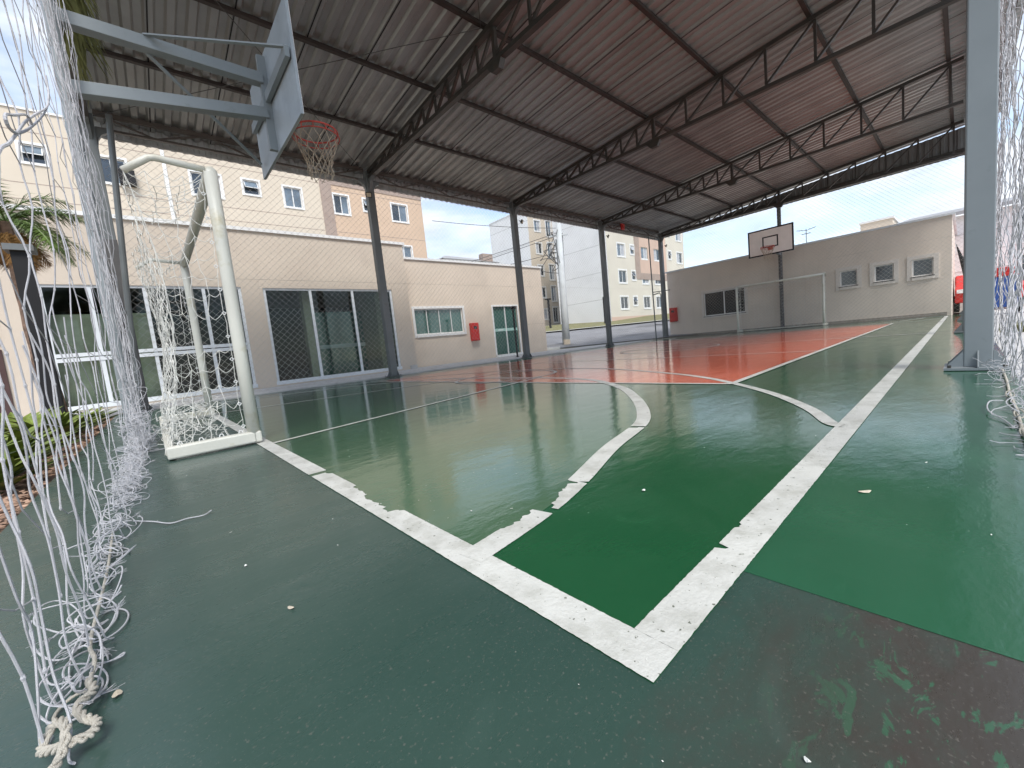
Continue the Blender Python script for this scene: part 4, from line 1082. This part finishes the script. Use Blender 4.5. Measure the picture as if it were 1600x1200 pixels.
# shrub hedge and low roof house behind clubhouse
t = thing('house', (27, 36, 0), 'low pale house roof with a small brown chimney beyond the clubhouse', 'house')
b = MB(); b.box(23.2, 30.5, 35, 42, 0, 9.8); b.build('wall', M['apt_white'], t)
b = MB(); b.add([(23.0, 34.9, 9.8), (30.7, 34.9, 9.8), (30.7, 42, 9.8), (23.0, 42, 9.8), (25.5, 38, 10.9), (30.7, 38, 10.8)], [(0, 1, 5, 4), (0, 4, 3), (3, 4, 5, 2), (1, 2, 5)]); b.build('roof', M['rooftile'], t)
b = MB(); b.box(28.6, 30.0, 35.3, 36.0, 9.9, 10.75); b.build('chimney', M['apt_brown'], t)

# right side: pale house, containers, car
t = thing('house', (30, -6, 0), 'pale grey house with dark windows behind the right-hand net', 'house')
mR = xmap(27.0); hR = [(-2.6, -1.75, 2.6, 3.9), (-2.6, -1.9, .9, 2.1), (-6, -5, 2.6, 3.8)]
b = MB(); wall_holes(b, mR, -12, 1.5, -.3, 4.15, hR, .12); b.quad((27, 1.5, -.3), (27, 1.5, 4.15), (36, 1.5, 4.15), (36, 1.5, -.3)); b.build('wall', M['apt_white'], t)
b = MB(); b.add([(26.6, 1.9, 4.15), (26.6, -12.4, 4.15), (36, -12.4, 5.6), (36, 1.9, 5.6), (26.6, 1.9, 4.3), (26.6, -12.4, 4.3), (36, -12.4, 5.75), (36, 1.9, 5.75)], [(0, 1, 2, 3), (4, 7, 6, 5), (0, 4, 5, 1), (0, 3, 7, 4)]); b.build('roof', M['rooftile'], t)
b = MB()
for z in (.9, 1.7, 2.5, 3.3): b.box(26.985, 27, -12, 1.5, z, z+.02)
b.build('siding_groove', M['sidewalk'], t)
for h in hR: window(t, mR, h, 'slide', ('winglass', 'winglass'), .08, .05)
def container(x, y, label):
    t = thing('waste_container', (x, y, 0), label, 'waste container', 'blue waste containers beyond the side net')
    b = MB(); P0 = [(x-.26, y-.26), (x+.26, y-.26), (x+.26, y+.26), (x-.26, y+.26)]
    V = [(px, py, .18) for px, py in P0]+[(x+(px-x)*1.2, y+(py-y)*1.2, 1.02) for px, py in P0]
    b.add(V, [(3, 2, 1, 0), (4, 5, 6, 7)]+[(i, (i+1) % 4, 4+(i+1) % 4, 4+i) for i in range(4)]); b.build('body', M['blueplastic'], t, bevel=.02)
    b = MB(); b.box(x-.33, x+.33, y-.33, y+.33, 1.02, 1.12); b.box(x-.30, x+.1, y-.28, y+.28, 1.12, 1.27); b.build('lid', M['redpaint'], t, bevel=.02)
    for s in (-1, 1):
        b = MB(); b.tube([(x+.2, y+s*.27, .1), (x+.2, y+s*.33, .1)], .1, 12); b.build('wheel', M['tyre'], t)
container(17.5, -1.05, 'blue waste container with red lid just right of the big column behind the net')
container(17.3, -1.85, 'blue waste container with red lid at the right edge behind the net')
# red car parked beyond the corner of the far building
t = thing('parked_car', (24.5, -.9, 0), 'red car parked beyond the right corner of the far building', 'car')
b = MB(); prof = [(22.6, .35), (22.55, .8), (22.7, .95), (23.2, 1.0), (23.6, 1.42), (25.0, 1.45), (25.7, 1.02), (26.5, .9), (26.6, .4)]
b.prism([(p[0], -.10, p[1]) for p in prof], (0, -1.65, 0)); b.build('body', M['redpaint'], t, bevel=.05)
b = MB(); b.prism([(23.3, -.09, 1.05), (23.65, -.09, 1.36), (24.9, -.09, 1.38), (25.4, -.09, 1.05)], (0, -1.67, 0)); b.box(22.52, 22.56, -1.35, -.5, .6, .72) ; b.build('window', M['winglass'], t)
for x in (23.1, 25.9):
    for y in (-.10, -1.64):
        b = MB(); b.tube([(x, y-.12, .32), (x, y+.02, .32)], .32, 18); wh = b.build('wheel', M['tyre'], t)
        b = MB(); b.tube([(x, y+.021, .32), (x, y+.028, .32)], .19, 14); b.build('rim', M['alu'], wh)
for y in (-.27, -1.58):
    b = MB(); b.box(22.50, 22.58, y-.12, y+.12, .72, .86); b.build('headlight', M['white'], t)
# folded black parasol leaning past the corner
t = thing('folded_parasol', (21.3, -.55, 0), 'folded black parasol leaning by the right corner of the far building', 'parasol')
b = MB(); b.tube([(21.3, -.62, .1), (21.3, -.45, 1.2), (21.3, -.16, 2.35)], [.16, .12, .02], 9); b.build('canopy', M['black'], t)
b = MB(); b.tube([(21.3, -.66, 0), (21.3, -.62, .12)], .025, 6); b.tube([(21.3, -.16, 2.35), (21.3, -.14, 2.45)], .015, 6); b.build('pole', M['colgrey'], t)
# grass tuft by the side paving
b = MB(); rs = random.Random(8)
for k in range(260):
    x = rs.gauss(9.3, .35); y = rs.gauss(-.95, .10); h_ = rs.uniform(.05, .2); a = rs.uniform(0, 6.3)
    b.add([(x-.008*math.cos(a), y-.008*math.sin(a), -.01), (x+.008*math.cos(a), y+.008*math.sin(a), -.01), (x+rs.uniform(-.06, .06), y+rs.uniform(-.06, .06), h_)], [(0, 1, 2)])
tag(b.build('grass_tuft', M['leafolive'], origin=(9.3, -.95, 0)), kind='stuff')

# ------------------------------------------------------------------ utility pole with cables
px_, py_ = 16.5, 14.1
pz = hgt(px_, py_)
t = thing('utility_pole', (px_, py_, pz), 'tall tapered concrete utility pole with cables at the street corner', 'utility pole')
topP = Vector((17.05, 14.40, 7.6))
b = MB(); b.tube([(px_, py_, -.1), (px_+.15, py_+.08, 2.2), topP], [.198, .18, .14], 18); b.build('pole', M['pole'], t, smooth=True)
b = MB(); b.tube([(px_, py_, .02), (px_+.01, py_, .45)], [.203, .20], 18); b.build('yellow_base', mat('faded_orange', (.56, .47, .36), .8), t)
b = MB()
for z in (1.2, 1.5, 2.9, 4.1, 4.7, 5.3): b.tube([(px_+.075*z, py_+.04*z, z), (px_+.075*z+.002, py_+.04*z, z+.03)], .200-.0085*z, 16)
b.build('band', M['colgrey'], t)
b = MB(); b.tube([(px_-.25, py_+.05, 0), (px_+.10, py_+.2, 3), (px_+.28, py_+.35, 5.9)], .035, 8); b.tube([(px_+.28, py_+.05, 2), (px_+.6, py_+.15, 6.2)], .03, 8); b.build('riser_pipe', M['colgrey'], t)
b = MB(); b.bar((px_+.1, py_+.6, 6.1), (px_+.75, py_-.1, 6.1), .08, .08); b.bar((px_-.15, py_+.6, 5.75), (px_+.45, py_+.25, 5.75), .05, .05); b.build('crossarm', M['pole'], t)
b = MB()
for z, pts in ((5.9, 0), (5.5, 0), (4.6, 0)):
    pass
rs = random.Random(6)
for i in range(9):
    p = Vector((px_+.4+rs.uniform(-.3, .1), py_+.3+rs.uniform(-.1, .2), rs.uniform(5.0, 6.6)))
    P = [p]
    for k in range(4): P.append(P[-1]+Vector((rs.uniform(-.3, .15), rs.uniform(-.05, .3), rs.uniform(-.55, .1))))
    P.append(Vector((px_+.3, py_+.1, rs.uniform(4.0, 5.0)))); b.tube(smooth(P), .018, 5)
b.build('cable_loop', M['cable'], t)
def cab(a, c, sag, r=.014):
    a = Vector(a); c = Vector(c); b_ = MB()
    b_.tube([a.lerp(c, k/10)-Vector((0, 0, sag*4*(k/10)*(1-k/10))) for k in range(11)], r, 4); return b_
for i, (a, c, s) in enumerate((((16.9, 14.5, 6.25), (4, 32, 3.5), .3), ((16.9, 14.5, 6.1), (4, 32, 3.2), .3), ((16.8, 14.4, 5.2), (8.0, 18.4, 3.6), .1), ((17.0, 14.4, 6.5), (12, 19, 7.6), .1))):
    cab(a, c, s).build('cable', M['cable'], t)
# street lamps / posts
def post(x, y, h, r, label, head=True):
    z = hgt(x, y); t = thing('street_lamp', (x, y, z), label, 'street lamp', 'black street lamps')
    b = MB(); b.tube([(x, y, z), (x, y, z+h)], r, 10); b.tube([(x, y, z), (x, y, z+.05)], r*2, 10); b.build('pole', M['black'], t)
    if head: b = MB(); b.tube([(x, y, z+h), (x, y, z+h+.04), (x, y, z+h+.10)], [r*2.6, r*3.2, r*2.4], 12); b.build('lamp_head', M['black'], t)
post(9.78, 10.85, 1.82, .035, 'short black lamp post in front of the clubhouse green door')
post(31.9, 22.2, 2.5, .10, 'black post in front of the blank white wall, left of a court column', False)
post(29.5, 27.0, 2.8, .11, 'black lamp post before the beige tower left of the concrete pole')
# hedge before tower E
b = MB(); rs = random.Random(12)
for k in range(2200):
    x, y = ts(39.5+rs.gauss(0, .5), rs.uniform(-.2, 4.4)*-1.0+1.2); z = hgt(x, y)+abs(rs.gauss(0, .45))
    s_ = rs.uniform(.05, .13); v = Vector((rs.uniform(-1, 1), rs.uniform(-1, 1), rs.uniform(-1, 1))).normalized(); u_ = v.orthogonal().normalized()
    c = Vector((x, y, z)); b.add([c-v*s_, c+u_*s_*.5, c+v*s_, c-u_*s_*.5], [(0, 1, 2, 3)])
tag(b.build('hedge', mat('hedge_leaf', (.05, .08, .025), .8, var=.5, scale=3), origin=(27, 28, 1.5)), 'dark clipped hedge at the foot of the beige tower', 'hedge')

# volleyball post frame beside the far left columns
t = thing('volleyball_post', (17.6, 9.45, 0), 'tall thin steel post with a small side frame by the far left columns', 'volleyball post')
b = MB(); b.tube([(17.6, 9.46, 0), (17.55, 9.5, 4.85)], .028, 8); b.build('post', M['colgrey'], t)
b = MB(); b.tube([(17.6, 9.46, 2.15), (17.6, 9.15, 2.2), (17.6, 9.1, 2.1), (17.6, 9.1, 0)], .022, 8); b.tube([(17.6, 9.46, .75), (17.6, 9.1, .72)], .015, 6); b.tube([(17.6, 9.46, 2.27), (17.6, 8.65, 2.25)], .02, 6); b.build('side_frame', M['colgrey'], t)

# ------------------------------------------------------------------ planting at the left
def frond(b, base, az, el, length, leafl, rs, droop=1.2, n=46, wleaf=.006):
    p = Vector(base); d = Vector((math.cos(az)*math.cos(el), math.sin(az)*math.cos(el), math.sin(el)))
    P = [p.copy()]; st = length/12
    for i in range(12):
        p = p+d*st; d = (d+Vector((0, 0, -droop*.09))).normalized(); P.append(p.copy())
    b.tube(P, [.012*(1-i/14) for i in range(13)], 4)
    for k in range(n):
        f = .12+.88*k/n; i = min(11, int(f*12)); q = P[i].lerp(P[i+1], f*12-i); t_ = (P[i+1]-P[i]).normalized()
        sd = t_.cross(Vector((0, 0, 1))).normalized(); L_ = leafl*math.sin(math.pi*(.12+.85*f))*rs.uniform(.75, 1.1)
        for s in (-1, 1):
            dd = (sd*s+t_*.7+Vector((0, 0, rs.uniform(-.35, .35)))).normalized(); w_ = t_*wleaf
            e1 = q+dd*L_*.55+Vector((0, 0, -.05*L_)); e2 = q+dd*L_+Vector((0, 0, -.35*L_))
            b.add([q-w_, q+w_, e1+w_*.8, e1-w_*.8, e2], [(0, 1, 2, 3), (3, 2, 4)])
rs = random.Random(31)
def palm(x, y, zc, rc, nf, label, lean=(.0, .0), dry=10):
    t = thing('palm_tree', (x, y, -.03), label, 'palm tree')
    b = MB(); c = Vector((x+lean[0], y+lean[1], zc))
    P = [Vector((x, y, -.03)).lerp(c, k/10) for k in range(11)]
    b.tube(P, [.12-.05*k/10+.012*(k % 2) for k in range(11)], 10); b.build('trunk', M['bark'], t)
    b = MB()
    for k in range(nf): frond(b, c, rs.uniform(0, 6.28), rs.uniform(-.2, 1.25), rc*rs.uniform(.7, 1.1), .38, rs, rs.uniform(1.0, 2.2))
    b.build('crown', M['leaf'], t)
    b = MB()
    for k in range(dry): frond(b, c-Vector((0, 0, .1)), rs.uniform(0, 6.28), rs.uniform(-1.2, -.2), rc*rs.uniform(.4, .7), .3, rs, 1.5)
    b.build('dry_fronds', M['leafdry'], t)
    return t
palm(-1.62, 8.6, 3.0, 1.0, 30, 'bushy palm tree with brown lower fronds behind the torn net', (-.12, .2), 14)
# fronds hanging over the top of the end net
t = thing('palm_tree', (-.80, 10.5, -.03), 'tall palm tree whose long leaf tips hang over the top of the end net', 'palm tree')
b = MB(); b.tube(smooth([Vector(p) for p in ((-.80, 10.5, -.03), (-.79, 10.5, 2.0), (-.78, 10.5, 4.0), (-.76, 10.45, 5.15), (-.74, 9.6, 5.75), (-.72, 7.5, 5.85), (-.74, 5.6, 5.2))], 3), .05, 10); b.build('trunk', M['bark'], t)
b = MB()
for k in range(190):
    x = rs.uniform(-.73, -.53); y = rs.uniform(4.7, 5.3); z = rs.uniform(3.9, 5.2); L_ = rs.uniform(.4, .95)
    a = rs.uniform(-.12, .22); P = [Vector((x, y, z)), Vector((x+a*.4, y-.03, z-L_*.5)), Vector((x+a, y-.05, z-L_))]
    w_ = Vector((.011, .006, 0))
    b.add([P[0]-w_, P[0]+w_, P[1]+w_, P[1]-w_, P[2]], [(0, 1, 2, 3), (3, 2, 4)])
for k in range(14): frond(b, (-.74, 5.6, 5.2), rs.uniform(-1.6, 1.4), rs.uniform(-.3, .5), rs.uniform(.6, .9), .35, rs, 2.5)
b.build('crown', M['leafolive'], t)
# black square post with pale cap
t = thing('garden_lamp_post', (-1.55, 8.0, 0), 'thick black square post with a pale cap behind the torn net', 'lamp post')
b = MB(); b.box(-1.65, -1.48, 7.95, 8.12, 0, 2.42); b.build('post', M['black'], t)
b = MB(); b.box(-1.70, -1.43, 7.90, 8.17, 2.42, 2.50); b.build('cap', M['colgrey'], t)
# leafy rosettes
def rosette(x, y, h, n, label):
    b = MB()
    for k in range(n):
        az = rs.uniform(0, 6.28); L_ = h*rs.uniform(.7, 1.25); el = rs.uniform(.5, 1.35); wd = L_*rs.uniform(.09, .14)
        d = Vector((math.cos(az), math.sin(az), 0)); s_ = Vector((-d.y, d.x, 0))
        p = Vector((x+rs.uniform(-.05, .05), y+rs.uniform(-.05, .05), -.03)); P = []
        for i in range(6):
            f = i/5; P.append(p+d*(math.cos(el)*L_*f+.25*L_*f*f)+Vector((0, 0, math.sin(el)*L_*(f-.35*f*f))))
        W_ = [.3, .8, 1, .85, .5, .02]
        V = []
        for i, q in enumerate(P): V += [q-s_*wd*W_[i], q+Vector((0, 0, -wd*.3*W_[i])), q+s_*wd*W_[i]]
        b.add(V, [(i*3+j, i*3+j+1, i*3+j+4, i*3+j+3) for i in range(5) for j in range(2)])
    return tag(b.build('garden_plant', M['shrub'], origin=(x, y, 0)), label, 'plant', 'leafy plants in the bed behind the torn net')
for i, (x, y, h, n) in enumerate([(-1.36, 7.1, .42, 60), (-1.42, 6.2, .50, 70), (-1.75, 6.9, .55, 70), (-1.5, 5.2, .42, 60), (-1.42, 4.4, .40, 55), (-1.35, 3.6, .36, 50), (-1.9, 5.5, .5, 60), (-1.30, 8.3, .36, 50), (-1.7, 4.0, .45, 50)]):
    rosette(x, y, h, n, 'yellow-green broad-leaved plant in the wood chip bed behind the torn net')
b = MB()
for k in range(5200):
    x = -1.1-abs(rs.gauss(0, .5)); y = rs.uniform(1.2, 8.5); z = -.03+rs.uniform(0, .022); a = rs.uniform(0, 3.14); l_ = rs.uniform(.008, .026); w_ = l_*rs.uniform(.25, .6)
    u_ = Vector((math.cos(a), math.sin(a), rs.uniform(-.3, .3)))*l_; v_ = Vector((-math.sin(a), math.cos(a), rs.uniform(-.3, .3)))*w_; c = Vector((x, y, z+.008))
    b.add([c-u_-v_, c+u_-v_, c+u_+v_, c-u_+v_], [(0, 1, 2, 3)])
tag(b.build('wood_chips', M['chip']), kind='stuff')

# ------------------------------------------------------------------ litter on the court
def bit(x, y, s, name, mt, label, cat, group, el=2.2, a=None):
    b = MB(); a = rs.uniform(0, 6.28) if a is None else a; n = 9; z = .0046 if x > 0 and y > 0 else .0022
    V = []
    for k in range(n):
        th = 2*math.pi*k/n; rr = s*rs.uniform(.8, 1.15); lx = rr*el*math.cos(th); ly = rr*math.sin(th)
        V.append((x+lx*math.cos(a)-ly*math.sin(a), y+lx*math.sin(a)+ly*math.cos(a), z+.004*abs(math.cos(th))))
    V.append((x, y, z+.0055)); b.add(V, [(k, (k+1) % n, n) for k in range(n)]+[tuple(range(n))[::-1]])
    tag(b.build(name, M[mt], origin=(x, y, z)), label, cat, group)
LITTER = [((1.05, -.13), .009, 'fallen_leaf', 'deadleaf', 'pale dry leaf on the green strip right of the sideline', 'leaf', None, 2.4),
          ((.02, -.20), .003, 'leaf_scrap', 'paperbit', 'small white scrap on the dark worn floor at lower right', 'scrap', None, 1.5),
          ((-.36, .72), .005, 'leaf_scrap', 'deadleaf', 'tiny brown leaf scrap on the dark floor at the bottom', 'scrap', None, 1.8),
          ((-.40, 1.06), .004, 'leaf_scrap', 'paperbit', 'small white scrap on the dark floor left of the corner', 'scrap', None, 1.6),
          ((.70, .42), .006, 'leaf_scrap', 'paperbit', 'white scrap on the deep green inside the corner', 'scrap', None, 1.3),
          ((-.655, .70), .007, 'leaf_scrap', 'deadleaf', 'yellowish leaf scrap beside the twisted rope', 'scrap', None, 1.6)]
for p, s_, nm, mt, lb, ct, gp, el in LITTER: bit(p[0], p[1], s_, nm, mt, lb, ct, gp, el)
b = MB()
DC = [(rs.uniform(-.9, 1.6), rs.uniform(-.5, 3.2)) for _ in range(9)]
for k in range(230):
    if rs.random() < .7: q_ = rs.choice(DC); x = q_[0]+rs.gauss(0, .16); y = q_[1]+rs.gauss(0, .16)
    else: x = rs.uniform(-.9, 3.2); y = rs.uniform(-.5, 4.5)
    if y < -.55 or x < -1.05: continue
    z = .0052 if x > 0 and y > 0 else .002; s_ = (.0004+.0016*rs.random()**3)*(1+.2*max(0, x)); a = rs.uniform(0, 6.28); e_ = rs.uniform(1, 4)
    u_ = Vector((math.cos(a), math.sin(a), 0))*s_*e_; v_ = Vector((-math.sin(a), math.cos(a), 0))*s_; c = Vector((x, y, z))
    b.add([c-u_-v_, c+u_-v_*.6, c+u_*1.1+v_, c-u_*.8+v_], [(0, 1, 2, 3)])
tag(b.build('floor_debris', M['paperbit']), kind='stuff')

for o in bpy.data.objects:
    if '_o' in o.keys(): del o['_o']
